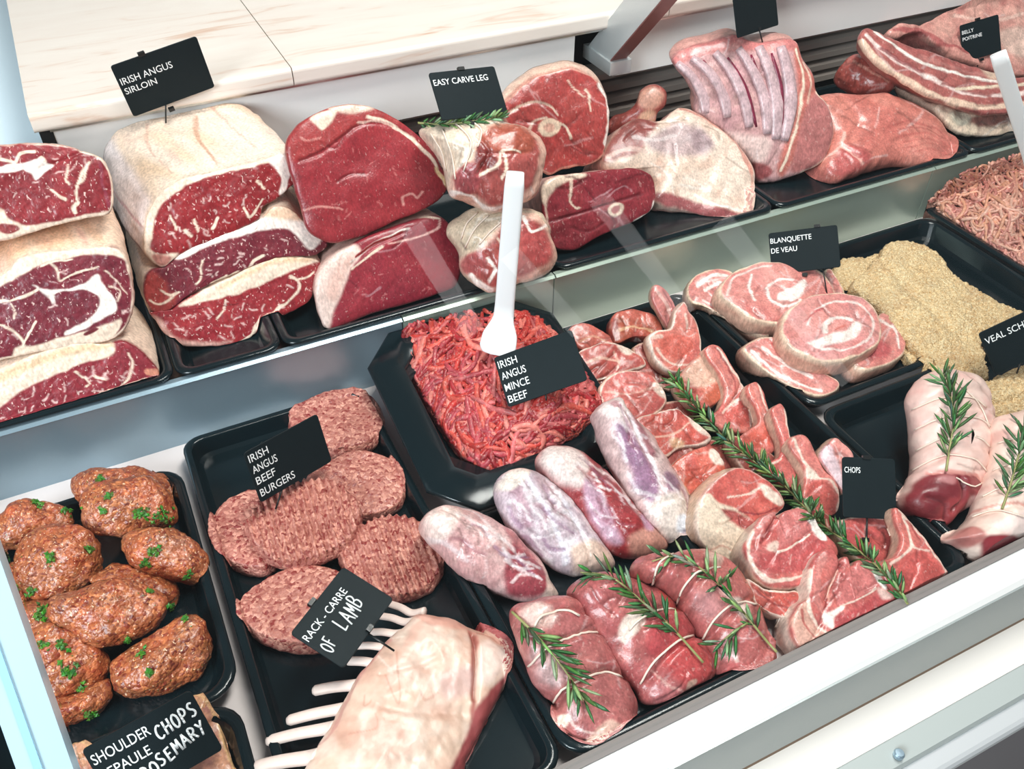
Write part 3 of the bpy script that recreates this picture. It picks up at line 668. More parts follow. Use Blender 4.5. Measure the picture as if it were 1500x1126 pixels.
B2 = rear('sirloin_joint', 'dark sirloin piece with white fat along its upper edge, under the large sirloin block', 'meat', oB2, (122, 36, 52),
     [Mo((140, 44, 56), 28, 0.1, 0.5), Pg([(254, 378), (264, 370), (300, 349), (350, 334), (385, 317), (402, 300), (428, 303), (448, 322), (470, 348), (462, 362), (452, 366), (440, 352), (424, 336), (392, 337), (350, 346), (300, 363), (268, 380)], FATW, 2), Pg([(385, 316), (402, 300), (428, 303), (446, 322), (425, 322), (400, 318)], (226, 176, 130), 4, 0.7),
      Pg([(212, 410), (224, 398), (242, 410), (248, 428), (262, 430), (246, 456), (225, 457), (213, 440)], (186, 70, 60), 4, 0.7, lean=1), Ln([(235, 425), (250, 432), (262, 428)], 3, FAT), Ln([(220, 440), (232, 446), (246, 440), (258, 430)], 3, FAT), Ln([(298, 382), (294, 405), (288, 415)], 3, FAT), Ln([(366, 394), (372, 382), (386, 374)], 5, FAT), Ln([(328, 412), (332, 404)], 6, FAT), Ln([(310, 415), (350, 398)], 4, FAT)]
     + marble_lines([(270, 390), (350, 352), (430, 345), (400, 375), (300, 415)], 22, (1.2, 2.4), (4, 12)), pB, ext=(0, 0.15, 0.0), group=GB, fine=(0.0008, 150))
oB3 = [(219, 458), (245, 457), (270, 439), (310, 419), (350, 400), (400, 378), (430, 374), (466, 380), (471, 390), (462, 410), (455, 440), (430, 456), (395, 472), (365, 496), (330, 506), (290, 508), (262, 506), (240, 488), (228, 470)]
B3 = rear('sirloin_joint', 'bright red sirloin piece, lowest in the second stack and nearest the tray edge', 'meat', oB3, (152, 36, 46),
     [Mo((172, 50, 52), 28, 0.1, 0.5), Pg([(262, 448), (310, 418), (350, 399), (400, 376), (430, 372), (470, 382), (440, 391), (404, 406), (350, 430), (322, 436), (290, 444)], FAT, 2), Pg([(320, 420), (400, 378), (430, 374), (462, 382), (400, 388), (340, 416)], (228, 184, 138), 4, 0.7),
      Ln([(426, 404), (438, 412), (436, 430), (410, 450), (388, 470)], 5, FAT), Ln([(434, 410), (452, 404), (460, 398)], 3, FAT), Ln([(380, 468), (368, 492), (352, 502)], 7, FAT), Pg([(224, 464), (238, 470), (256, 494), (300, 502), (340, 500), (300, 510), (260, 508), (236, 490)], (226, 180, 165), 4, 0.8), Ln([(330, 440), (326, 456), (318, 466)], 3, FAT)]
     + marble_lines([(250, 470), (330, 440), (440, 410), (420, 450), (340, 492), (270, 495)], 30, (1.3, 2.4), (5, 12)), pB, ext=(0, 0.14, 0.0), group=GB, fine=(0.0008, 150))

GC = 'rump joints in the third rear stack'
pC = ('z', (482, 480), 0.091)
oC1 = [(421, 211), (430, 190), (450, 171), (488, 154), (525, 151), (560, 161), (600, 183), (632, 213), (649, 245), (657, 272), (645, 292), (610, 312), (565, 331), (525, 347), (490, 356), (463, 346), (449, 330), (440, 300), (432, 270), (423, 240)]
C1 = rear('rump_joint', 'big smooth red rump joint with a thin fat rim, top of the third rear stack', 'meat', oC1, (158, 42, 52),
     [Mo((176, 56, 62), 40, 0.1, 0.5), Mo((142, 36, 48), 60, 0.1, 0.4), Pg([(421, 211), (430, 190), (450, 171), (488, 154), (525, 151), (560, 161), (600, 183), (560, 176), (520, 186), (490, 210), (460, 226), (436, 236), (424, 240)], (172, 58, 56), 3, 0.8, 1), Ln([(440, 234), (470, 222), (500, 200), (530, 180), (560, 175)], 3, (120, 30, 36), 0.8),
      Ln([(540, 170), (575, 182), (606, 205), (634, 235), (652, 268)], 7, FAT), Ln([(525, 178), (560, 178), (590, 192)], 3, (236, 190, 175)), Ln([(640, 246), (656, 272)], 8, (232, 200, 150)), Pg([(454, 172), (480, 162), (494, 163), (484, 180), (472, 190), (464, 184)], FAT, 2), Pg([(480, 156), (525, 152), (550, 158), (510, 166)], FAT, 3, 0.8),
      Ln([(446, 306), (470, 303), (500, 306)], 3, (220, 150, 140), 0.8), Ln([(592, 300), (590, 288), (604, 284), (612, 290), (620, 282)], 3, (224, 160, 150), 0.8), Ln([(440, 200), (450, 206), (470, 202)], 3, (220, 150, 140), 0.7)] + marble_lines([(450, 250), (520, 210), (620, 240), (640, 280), (540, 330), (470, 330)], 26, (0.8, 1.6), (4, 10), (206, 120, 116)),
     pC, mat=MR, ext=(0.03, 0.12, -0.05), taper=0.2, side=(172, 80, 76), grooves=[([(438, 236), (470, 224), (500, 202), (530, 182), (575, 184), (610, 208)], 3, 0.002)], group=GC, top=0.012, p=5, lump=(0.004, 22))
oC2 = [(463, 436), (470, 400), (490, 375), (515, 359), (560, 339), (600, 324), (640, 315), (661, 327), (673, 345), (677, 375), (673, 416), (640, 433), (590, 449), (540, 463), (500, 480), (483, 484), (471, 471)]
C2 = rear('rump_joint', 'half-round rump joint with pale fat on its left side, below the big rump', 'meat', oC2, (154, 42, 58),
     [Mo((170, 54, 64), 40, 0.1, 0.5), Mo((140, 36, 56), 60, 0.1, 0.4), Pg([(460, 440), (468, 398), (490, 372), (518, 357), (530, 368), (514, 396), (500, 432), (488, 460), (482, 486), (470, 474)], (236, 206, 194), 3), Pg([(478, 430), (490, 395), (512, 372), (522, 376), (506, 400), (494, 440)], (228, 180, 165), 5, 0.6),
      Ln([(513, 384), (540, 362), (570, 346), (600, 334)], 3.5, FATW), Ln([(516, 396), (535, 378), (560, 362)], 4, FAT), Ln([(520, 376), (550, 356), (590, 340)], 3, (150, 40, 40)), Ln([(570, 356), (610, 348), (640, 335), (646, 322)], 2.5, (230, 180, 170)), Ln([(590, 322), (620, 316), (645, 320)], 4, FAT)] + marble_lines([(520, 420), (560, 370), (640, 350), (665, 380), (620, 430), (520, 460)], 24, (0.8, 1.5), (3, 8), (206, 124, 124)),
     pC, mat=MR, ext=(0.01, 0.11, -0.03), taper=0.15, side=(226, 184, 170), grooves=[([(515, 388), (545, 362), (600, 338)], 2.5, 0.002)], group=GC, top=0.012, p=4, lump=(0.003, 25))

def roll_end(poly, extra=(), c=(164, 70, 66)):
    return [Pg(poly, (226, 180, 160), 3, 1, 0.5), Pg([tuple(np.mean(poly, 0) + 0.86 * (np.array(q) - np.mean(poly, 0))) for q in poly], c, 4, 0.95, 1)] + list(extra)
GD = 'netted carved leg rolls'
def net(name_parent, pts, objs, r=0.0011, lift=0.0012, nm='string'):
    Q = resample(smooth(pts, False, 6), max(8, int(np.linalg.norm(np.diff(np.array(pts, float), axis=0), axis=1).sum() / 5)), False); X = []
    for q in Q:
        h = hit(q[0], q[1], objs)
        if h is not None: X.append(h[0] + h[1] * lift)
    if len(X) < 3: return None
    V, Fc = tube(np.array(X), r, 5)
    return mk(nm, V, Fc, MSTR, name_parent)
D1 = solid('rolled_leg_joint', [(616, 192), (650, 182), (700, 171), (735, 177), (765, 184), (792, 203), (800, 235), (786, 282), (756, 302), (720, 313), (695, 301), (664, 290), (655, 275), (646, 240), (628, 212)], ('z', (715, 428), 0.13), 'v', MS, (228, 206, 184),
     [Mo((222, 186, 164), 30, 0.1, 0.5, 0)] + roll_end([(700, 204), (722, 188), (748, 183), (778, 190), (797, 212), (797, 250), (782, 286), (752, 302), (720, 312), (694, 298), (664, 286), (660, 266), (676, 250), (696, 238)],
      [Pg([(706, 206), (740, 184), (775, 196), (780, 225), (750, 232), (716, 228)], (176, 88, 62), 4, 0.8, 1), Pg([(666, 262), (690, 246), (704, 262), (696, 284), (672, 284)], (170, 80, 84), 3, 0.9, 1), Pg([(698, 240), (706, 216), (722, 232), (728, 255), (712, 262)], (128, 44, 40), 3, 0.9, 1), Ln([(704, 262), (726, 250), (736, 228), (760, 230)], 4, FAT), Ln([(736, 228), (742, 252), (734, 268)], 4, FAT), Ln([(660, 284), (690, 292), (720, 308), (750, 298)], 7, FATW), Pg([(668, 288), (690, 292), (694, 302), (676, 300)], (226, 170, 150), 2)]),
     top=0.045, depth=0.05, mode='blob', floor=ZR, lump=(0.004, 40), grooves=[([(700, 206), (716, 230), (700, 262)], 3, 0.003), ([(706, 232), (752, 232), (782, 226)], 3, 0.002)])
tag(D1, 'cream-skinned rolled leg joint tied with string, cut end to the front, upper of the two', 'meat', GD); RJ.append(D1)
for q in ([(648, 190), (662, 225), (668, 262)], [(668, 182), (690, 208), (680, 250)], [(632, 196), (648, 222), (654, 250)], [(690, 178), (706, 192), (700, 215)]): net(D1, q, [D1])
D2 = solid('rolled_leg_joint', [(654, 336), (680, 310), (710, 299), (740, 301), (772, 304), (797, 316), (810, 350), (813, 382), (796, 402), (760, 416), (736, 426), (714, 429), (694, 416), (674, 396), (670, 370)], ('z', (715, 428), 0.108), 'v', MS, (214, 196, 170),
     [Mo((196, 170, 148), 30, 0.1, 0.5, 0)] + roll_end([(690, 372), (716, 352), (738, 326), (766, 312), (796, 322), (811, 352), (811, 384), (792, 400), (760, 414), (735, 424), (714, 427), (692, 412), (676, 396), (674, 380)],
      [Pg([(762, 330), (794, 330), (808, 360), (800, 388), (774, 380), (762, 352)], (178, 76, 74), 4, 0.9, 1), Pg([(676, 384), (698, 370), (712, 382), (704, 400), (684, 402)], (176, 84, 84), 3, 0.9, 1), Ln([(766, 318), (776, 340), (800, 330)], 5, FATW), Ln([(690, 404), (704, 416), (720, 424)], 8, FATW), Ln([(712, 380), (724, 396), (716, 412)], 5, FATW), Ln([(728, 350), (744, 376), (738, 400)], 3, FAT, 0.7)]),
     top=0.035, depth=0.03, mode='blob', floor=ZR, lump=(0.004, 40), grooves=[([(712, 372), (722, 392), (716, 414)], 3, 0.003)])
tag(D2, 'greyish rolled leg joint tied with string, lower of the two and behind the white scoop', 'meat', GD); RJ.append(D2)
for q in ([(676, 350), (684, 328), (700, 312)], [(682, 362), (696, 336), (716, 316)], [(702, 358), (718, 340), (736, 324)]): net(D2, q, [D2])

GE = 'bone-in leg steaks'
oE1 = [(735, 160), (750, 139), (780, 114), (815, 103), (838, 99), (868, 110), (887, 133), (893, 165), (890, 197), (886, 226), (868, 240), (842, 245), (822, 249), (804, 256), (784, 240), (768, 212), (744, 182)]
E1 = rear('leg_steak', 'round leg steak with a ring of bone in its middle, leaning beside the price card', 'meat', oE1, (176, 66, 62),
     [Mo((190, 84, 76), 30, 0.1, 0.5), Rim(3, (228, 170, 150), 0.8), Ln([(880, 124), (892, 148), (893, 180), (888, 210)], 9, FATW), Ln([(744, 166), (772, 150), (800, 152), (817, 168)], 3, FAT, 0.8), Ln([(775, 194), (782, 178), (800, 172)], 3, FAT, 0.8), Ln([(832, 118), (848, 134), (858, 142)], 3, FAT, 0.8), Ln([(858, 130), (862, 138), (866, 162)], 3, FAT), Ln([(820, 182), (830, 188), (836, 202)], 3, FAT), Pg([(788, 188), (795, 176), (808, 173), (820, 180), (819, 192), (806, 200), (793, 198)], (232, 206, 180), 1.5), Pg([(796, 187), (803, 180), (812, 182), (811, 191), (802, 194)], (214, 166, 146), 2), Ln([(838, 214), (850, 222), (866, 226)], 2.5, (120, 40, 40), 0.8)],
     ('y', (810, 250), 1.045), mat=MS, ext=(0.01, 0.03, 0.0), side=(226, 190, 170), grooves=[([(800, 245), (815, 215), (812, 200)], 3, 0.002), ([(836, 205), (850, 220), (880, 228)], 2.5, 0.002), ([(745, 165), (780, 150), (815, 160)], 2.5, 0.0015), ([(860, 195), (878, 215), (889, 222)], 2.5, 0.002)], group=GE, lump=(0.004, 30), n=unit((-0.15, -0.85, 0.5)))
oE2 = [(795, 300), (797, 276), (810, 262), (850, 254), (900, 249), (945, 249), (961, 262), (963, 290), (953, 311), (926, 326), (890, 341), (860, 356), (840, 367), (815, 363), (804, 342)]
E2 = rear('leg_steak', 'thick dark leg steak with a small bone ring, lying under the round one', 'meat', oE2, (150, 46, 58),
     [Mo((166, 60, 66), 30, 0.1, 0.5), Pg([(793, 290), (797, 274), (812, 260), (850, 252), (858, 258), (822, 270), (806, 284), (800, 300)], FAT, 2.5), Ln([(838, 262), (836, 290), (842, 304), (848, 304)], 3.5, FAT, 0.9), Ln([(900, 268), (940, 255), (958, 262)], 3, (120, 34, 44), 0.6), Ln([(806, 324), (850, 312), (900, 296), (940, 284)], 3, (118, 34, 46), 0.8), Pg([(890, 310), (895, 300), (906, 297), (914, 302), (911, 312), (898, 317)], FAT, 1.5), Pg([(895, 309), (899, 303), (908, 302), (908, 309), (900, 313)], (186, 110, 110), 1.5), Ln([(930, 324), (950, 314), (960, 296)], 4, FATW), Ln([(800, 300), (802, 320), (806, 340)], 3, FAT, 0.7)],
     ('z', (840, 366), 0.091), mat=MS, ext=(0.02, 0.10, -0.06), side=(214, 170, 160), grooves=[([(806, 324), (850, 312), (940, 284)], 2.5, 0.002)], group=GE, lump=(0.004, 30))

FS = rear('lamb_shoulder', 'flat cream shoulder with a pale blade bone, lying to the right of the leg steaks', 'meat', [(884, 232), (889, 212), (904, 188), (936, 170), (968, 172), (986, 160), (1000, 152), (1030, 163), (1062, 185), (1092, 215), (1110, 250), (1109, 290), (1101, 333), (1070, 326), (1030, 312), (985, 301), (960, 291), (958, 262), (940, 248), (905, 246)], (232, 204, 184),
     [Mo((238, 216, 200), 40, 0.0, 0.6, 0), Mo((222, 166, 140), 22, 0.3, 0.5, 0), Pg([(884, 234), (889, 212), (906, 188), (936, 170), (966, 176), (958, 190), (946, 204), (940, 222), (905, 232)], (160, 74, 68), 4, 0.95, 1), Ln([(892, 226), (920, 218), (948, 222)], 7, (226, 190, 175), 0.7), Pg([(946, 208), (964, 194), (990, 180), (1012, 182), (1032, 192), (1046, 212), (1030, 226), (1000, 230), (968, 226)], (196, 168, 168), 7, 0.9), Pg([(1010, 196), (1030, 192), (1044, 210), (1030, 222), (1014, 214)], (160, 132, 138), 6, 0.6), Ln([(930, 200), (960, 205), (990, 196)], 6, (240, 225, 222), 0.6),
      Ln([(1000, 154), (1040, 172), (1080, 205), (1104, 250)], 6, (206, 120, 104), 0.7), Pg([(960, 282), (985, 284), (1040, 300), (1095, 314), (1100, 330), (1062, 322), (1005, 306), (962, 292)], (160, 62, 72), 3, 0.9, 1), Ln([(1096, 218), (1104, 250), (1104, 290)], 5, (222, 150, 130), 0.6), Ln([(1020, 285), (1050, 300), (1090, 306)], 3, FATW)],
     ('y', (1000, 290), 0.955), mat=MS, n=unit((-0.12, -0.62, 0.77)), ext=(0.0, 0.05, -0.05), side=(214, 160, 150), lump=(0.006, 22), top=0.015, p=3)
FK = solid('shank_knuckle', [(930, 152), (938, 132), (958, 123), (975, 133), (975, 153), (963, 166), (955, 186), (920, 194), (888, 194), (896, 172), (918, 163)], ('y', 1.11), 'v', MS, (176, 84, 74), [Pg([(934, 150), (940, 134), (958, 127), (972, 138), (968, 154), (950, 162)], (212, 160, 138), 4, 0.9), Pg([(935, 178), (944, 164), (960, 164), (955, 184)], (222, 180, 150), 3, 0.9)], top=0.02, depth=0.02, mode='blob')
tag(FK, 'knuckle end of a small joint poking up behind the lamb shoulder', 'meat')

# rib rack: body with rib bones as parts
GK = solid('pork_rib_rack', [(988, 82), (1008, 66), (1048, 57), (1082, 48), (1112, 59), (1150, 54), (1172, 57), (1181, 80), (1196, 106), (1201, 131), (1219, 152), (1227, 186), (1223, 211), (1211, 236), (1180, 253), (1150, 263), (1115, 266), (1104, 240), (1080, 216), (1052, 190), (1024, 168), (1022, 140), (1010, 116), (994, 98)],
     ('z', (1125, 262), 0.100), unit((-0.30, -0.80, 0.52)), MS, (206, 158, 156),
     [Mo((190, 140, 146), 25, 0.1, 0.5, 0), Pg([(986, 84), (1008, 64), (1048, 55), (1082, 46), (1112, 57), (1150, 52), (1174, 55), (1180, 72), (1140, 72), (1100, 74), (1050, 76), (1010, 86), (994, 94)], (206, 120, 116), 4, 0.9), Mo((232, 190, 180), 10, 0.3, 0.5, 0),
      Pg([(1176, 62), (1184, 90), (1198, 112), (1200, 134), (1188, 150), (1176, 185), (1168, 225), (1150, 258), (1140, 240), (1158, 190), (1168, 130), (1166, 80)], (196, 106, 92), 4, 0.9, 1), Ln([(1170, 70), (1178, 110), (1172, 160), (1160, 210), (1146, 250)], 4, FAT), Ln([(1182, 90), (1190, 120), (1184, 150)], 3, FAT, 0.7), Pg([(1184, 152), (1200, 137), (1216, 152), (1225, 186), (1221, 212), (1209, 234), (1182, 249), (1160, 250), (1166, 222), (1172, 190)], (188, 116, 112), 4, 1, 1), Ln([(1200, 134), (1219, 152), (1227, 186), (1223, 211), (1211, 236), (1180, 253)], 5, FAT), Pg([(1040, 190), (1090, 196), (1130, 206), (1110, 250), (1090, 225), (1060, 200)], (234, 206, 198), 6, 0.8), Pg([(1104, 238), (1122, 240), (1135, 252), (1124, 262), (1112, 262)], (156, 70, 72), 3, 0.9, 1)],
     ext=np.array((0.02, 0.055, 0.0)), side=(216, 160, 150), top=0.02, p=3, lump=(0.003, 30), taper=0.1)
tag(GK, 'pork rib rack standing upright, bare rib bones towards the front', 'meat'); RJ.append(GK)
for q in ([(992, 92), (1014, 112), (1030, 140), (1034, 166)], [(1014, 84), (1040, 106), (1060, 140), (1066, 172)], [(1048, 76), (1074, 108), (1092, 150), (1098, 186)], [(1082, 70), (1104, 104), (1122, 150), (1124, 196)], [(1112, 68), (1128, 104), (1138, 150), (1136, 204)], [(1144, 68), (1154, 104), (1158, 150), (1148, 206)]):
    Q = resample(smooth(q, False, 6), 18, False); X = [h[0] - 0.001 * h[1] for h in (hit(a_[0], a_[1], [GK]) for a_ in Q) if h is not None]
    if len(X) > 4:
        rr = 0.0118 * np.sin(np.linspace(0.5, math.pi - 0.35, len(X))) ** 0.4
        V, Fc = tube(np.array(X), rr, 10, 0.55); c = np.tile(np.r_[lin((198, 168, 172)), 0.5], (len(V), 1)); k = fbm(V * 90, 2, 5)[:, None] * 0.12; c[:, :3] *= 1 + k
        mk('rib', V, Fc, MS, GK, col=c)
for q in ([(1030, 88), (1054, 128), (1070, 170)], [(1066, 84), (1092, 130), (1108, 186)], [(1100, 80), (1116, 130), (1130, 190)], [(1130, 78), (1144, 130), (1146, 190)]):
    Q = resample(smooth(q, False, 6), 12, False); X = [h[0] - 0.0015 * h[1] for h in (hit(a_[0], a_[1], [GK]) for a_ in Q) if h is not None]
    if len(X) > 4:
        V, Fc = tube(np.array(X), 0.0046 * np.sin(np.linspace(0.3, math.pi - 0.3, len(X))) ** 0.5, 6); mk('rib_seam', V, Fc, MS, GK, col=np.tile(np.r_[lin((120, 36, 60)), 0], (len(V), 1)))

HP = rear('pork_leg_joint', 'smooth pink boned pork leg, draped over the tray edge right of the rib rack', 'meat', [(1196, 134), (1230, 124), (1275, 127), (1310, 127), (1350, 139), (1382, 160), (1402, 185), (1414, 201), (1411, 226), (1396, 249), (1370, 243), (1340, 231), (1300, 233), (1262, 246), (1240, 253), (1222, 240), (1218, 220), (1226, 186), (1212, 155)], (208, 124, 110),
     [Mo((222, 146, 130), 45, 0.0, 0.6, 0.4), Mo((192, 100, 92), 35, 0.2, 0.5, 1), Pg([(1222, 238), (1236, 215), (1256, 212), (1280, 232), (1250, 250), (1238, 252)], (186, 84, 84), 5, 0.8, 1), Ln([(1218, 222), (1236, 208), (1240, 190)], 4, (236, 190, 176), 0.8), Ln([(1236, 208), (1252, 222), (1268, 236)], 3, (236, 190, 176), 0.8)] + [Ln([(1300 + 8 * k, 186 + 7 * k), (1340 + 8 * k, 178 + 8 * k), (1384 + 3 * k, 190 + 8 * k)], 2.0, (186, 96, 88), 0.6) for k in range(6)],
     ('z', (1300, 230), 0.118), mat=MS, n=unit((0.0, -0.5, 0.86)), ext=(0, 0.045, -0.05), side=(200, 116, 106), top=0.03, p=2.6, lump=(0.006, 20), grooves=[([(1300, 190), (1345, 182), (1390, 196)], 4, 0.002), ([(1310, 206), (1350, 200), (1396, 212)], 4, 0.002), ([(1236, 208), (1262, 230)], 3, 0.003), ([(1240, 140), (1260, 170), (1250, 200)], 6, 0.003)])
HB = solid('pork_joint', [(1222, 122), (1232, 96), (1250, 80), (1272, 85), (1302, 108), (1312, 128), (1290, 140), (1250, 140)], ('y', 1.09), 'v', MS, (176, 86, 76), [Mo((200, 120, 108), 15, 0.2, 0.6), Ln([(1250, 90), (1275, 104), (1300, 118)], 4, (226, 170, 150), 0.6)], top=0.03, depth=0.035, mode='blob', lump=(0.005, 40))
tag(HB, 'small dark pink joint half hidden behind the smooth pork leg', 'meat')

GI = 'pork belly slabs'
oI1 = [(1262, 56), (1270, 39), (1285, 43), (1320, 58), (1360, 73), (1410, 88), (1450, 102), (1490, 112), (1560, 108), (1560, 150), (1500, 161), (1460, 166), (1430, 161), (1395, 151), (1350, 131), (1310, 106), (1280, 82)]
I1 = rear('pork_belly', 'long pork belly slab with wavy cream and red layers, edge towards the front', 'meat', oI1, (176, 98, 92),
     [Mo((190, 116, 106), 20, 0.1, 0.5), Ln([(1264, 58), (1286, 86), (1320, 110), (1360, 133), (1400, 148), (1450, 156), (1510, 150)], 11, (234, 200, 176)), Ln([(1270, 50), (1296, 76), (1330, 98), (1370, 118), (1410, 134), (1460, 140), (1520, 132)], 7, (240, 214, 206)), Ln([(1282, 46), (1310, 66), (1345, 88), (1390, 104), (1430, 114), (1470, 122)], 4, FATW), Ln([(1290, 70), (1320, 90), (1350, 106)], 6, (150, 60, 64), 0.8), Ln([(1380, 122), (1420, 134), (1450, 140)], 5, (150, 66, 62), 0.8), Ln([(1350, 82), (1400, 100), (1440, 110)], 6, (196, 130, 122), 0.7), Pg([(1440, 96), (1470, 98), (1475, 112), (1450, 116)], (234, 206, 180), 4, 0.8), Ln([(1400, 130), (1440, 128), (1480, 126), (1520, 120)], 5, (240, 216, 190))],
     ('z', (1440, 196), 0.116), mat=MS, n=unit((0.05, -0.62, 0.78)), ext=(0.02, 0.05, -0.03), taper=0.2, side=(196, 118, 108), spine=[(1290, 62), (1360, 100), (1420, 124), (1520, 130)], group=GI, lump=(0.004, 40), top=0.01)
oI2 = [(1376, 152), (1420, 157), (1460, 166), (1500, 158), (1560, 146), (1560, 178), (1482, 194), (1442, 199), (1415, 196), (1392, 182)]
I2 = rear('pork_belly', 'lower pork belly slab with pale lumpy fat, lying on the tray', 'meat', oI2, (222, 196, 174),
     [Mo((232, 212, 186), 15, 0.0, 0.6, 0), Pg([(1420, 172), (1450, 168), (1490, 164), (1530, 158), (1500, 176), (1450, 184), (1425, 182)], (158, 84, 74), 3, 0.85, 1), Ln([(1400, 160), (1440, 168), (1480, 166)], 4, (168, 100, 84), 0.8), Pg([(1392, 166), (1412, 164), (1422, 176), (1404, 184)], (206, 200, 180), 3, 0.8)],
     ('z', (1440, 198), 0.094), mat=MS, n=unit((0.05, -0.7, 0.7)), ext=(0.0, 0.10, 0.0), side=(216, 180, 160), spine=[(1410, 175), (1530, 165)], group=GI, lump=(0.005, 50), top=0.01)
I3 = solid('pork_belly', [(1303, 46), (1320, 34), (1350, 34), (1380, 18), (1400, 4), (1430, -16), (1560, -30), (1560, 90), (1500, 108), (1440, 92), (1402, 80), (1370, 60), (1345, 46), (1320, 52)], ('y', (1440, 60), 1.13), unit((0, -0.6, 0.8)), MS, (212, 150, 138),
     [Mo((226, 176, 160), 22, 0.0, 0.6, 0), Mo((184, 100, 96), 16, 0.3, 0.6), Ln([(1310, 44), (1350, 46), (1380, 62), (1420, 76)], 8, (176, 84, 84), 0.8, 1), Ln([(1400, 20), (1450, 30), (1500, 20)], 5, (236, 200, 185), 0.7), Pg([(1460, 50), (1500, 40), (1530, 70), (1490, 84)], (228, 200, 184), 5, 0.7)], spine=[(1340, 42), (1400, 40), (1500, 40)], top=0.012, depth=0.03, ext=(0, 0.05, -0.03), side=(196, 120, 112), lump=(0.006, 35))
tag(I3, 'pale pork belly piece folded on top, behind the small black price card', 'meat', GI); RJ.append(I3)
# ================================================================== meat on the front deck
ZF = 0.0055
FR = []
def lab(o, label, cat='meat', group=None):
    tag(o, label, cat, group); FR.append(o); return o

# ---- spiced patties with parsley
KG = 'spiced meat patties in the left tray'
KO = []
def kofta(out, label, z, n=None):
    o = solid('spiced_patty', out, ('z', z), n if n is not None else unit((0.0, -0.62, 0.78)), MKOF, (160, 66, 42), [Mo((196, 70, 30), 30, 0.0, 0.85), Mo((124, 42, 34), 22, 0.2, 0.7), Mo((206, 140, 122), 34, 0.4, 0.6)],
              top=0.026, depth=0.026, mode='blob', floor=ZF, lump=(0.007, 42), fine=(0.0010, 260), step=1.8)
    lab(o, label, 'patty', KG); KO.append(o); return o
kofta([(0, 845), (20, 822), (40, 840), (60, 875), (30, 900), (-10, 890), (-30, 868)], 'spiced patty mostly hidden under its neighbours at the left edge of the tray', 0.020)
kofta([(8, 905), (38, 876), (80, 878), (106, 905), (95, 925), (60, 938), (22, 945)], 'low spiced patty with parsley at the left edge, just below the middle row', 0.022)
kofta([(58, 1028), (100, 1016), (140, 1003), (160, 996), (161, 1022), (145, 1046), (104, 1060), (74, 1064)], 'lowest spiced patty at the near left corner, under a larger one', 0.018)
kofta([(130, 852), (160, 829), (202, 830), (240, 844), (263, 870), (256, 892), (235, 884), (190, 872)], 'flat spiced patty tucked under the central patty', 0.026)
kofta([(108, 702), (140, 688), (180, 684), (222, 688), (248, 706), (250, 730), (200, 745), (128, 740), (106, 726)], 'spiced patty at the back of the tray, under the parsley-topped one', 0.030)
kofta([(-30, 772), (10, 743), (45, 729), (80, 733), (104, 748), (108, 766), (95, 781), (60, 791), (20, 806), (-20, 806)], 'pale spiced patty at the back left corner of the tray', 0.030)
kofta([(43, 938), (60, 915), (95, 910), (130, 925), (161, 960), (159, 986), (140, 1011), (100, 1022), (60, 1031), (48, 1000)], 'orange spiced patty with several parsley bits, near left of the tray', 0.030)
kofta([(164, 986), (170, 964), (200, 944), (235, 924), (265, 900), (294, 908), (309, 945), (306, 975), (272, 1001), (226, 1019), (190, 1027), (168, 1011)], 'long spiced patty nearest the front right corner of its tray', 0.026)
kofta([(22, 822), (30, 790), (50, 772), (90, 765), (122, 773), (143, 797), (152, 826), (143, 850), (102, 869), (60, 879), (34, 868), (21, 845)], 'round spiced patty with a bluish sheen, left of centre in the tray', 0.044)
kofta([(122, 726), (135, 708), (175, 698), (222, 702), (250, 720), (259, 745), (255, 768), (226, 779), (180, 788), (150, 784), (128, 769), (121, 748)], 'plump spiced patty topped with the biggest parsley sprinkle', 0.050)
kofta([(179, 790), (210, 775), (245, 771), (280, 785), (301, 810), (305, 836), (291, 853), (255, 851), (210, 839), (188, 820)], 'small oval spiced patty against the right wall of its tray', 0.040)
kofta([(69, 890), (80, 875), (120, 861), (165, 850), (210, 851), (235, 868), (243, 894), (226, 921), (190, 941), (150, 949), (116, 943), (100, 926), (76, 911)], 'central spiced patty with pointed left end, lying on top of the others', 0.052)
def parsley(px, py, r, objs):
    """a scatter of chopped parsley leaflets lying on the patty"""
    V = []; Fc = []; host = None; C4 = []
    for k in range(int(6 + r * 1.5)):
        q = (px + rng.normal() * r * 0.55, py + rng.normal() * r * 0.45); h = hit(q[0], q[1], objs)
        if h is None: continue
        nrm = unit(h[1] + 0.5 * rng.normal(size=3)); t = unit(np.cross(nrm, rng.normal(size=3))); b = np.cross(nrm, t); s = 0.0015 + 0.0024 * rng.random(); c = h[0] + h[1] * 0.0012
        k0 = len(V); pts = [c + s * (math.cos(x) * t + math.sin(x) * b) * (1 if j % 2 else 0.55) for j, x in enumerate(np.linspace(0, 6.28, 9)[:-1])]
        V += pts + [c + nrm * s * 0.6, c - nrm * s * 0.3]; g = lin((46 + 36 * rng.random(), 96 + 44 * rng.random(), 28 + 18 * rng.random())); C4 += [g] * 10
        Fc += [(k0 + j, k0 + (j + 1) % 8, k0 + 8) for j in range(8)] + [(k0 + (j + 1) % 8, k0 + j, k0 + 9) for j in range(8)]
        if host is None:
            for o in objs:
                hh = hit(q[0], q[1], [o])
                if hh is not None and abs(hh[2] - h[2]) < 1e-5: host = o
    if host is not None and V: o = mk('parsley_bits', np.array(V), Fc, MLEAF, host, col=np.array(C4), smooth=False); o['kind'] = 'stuff'
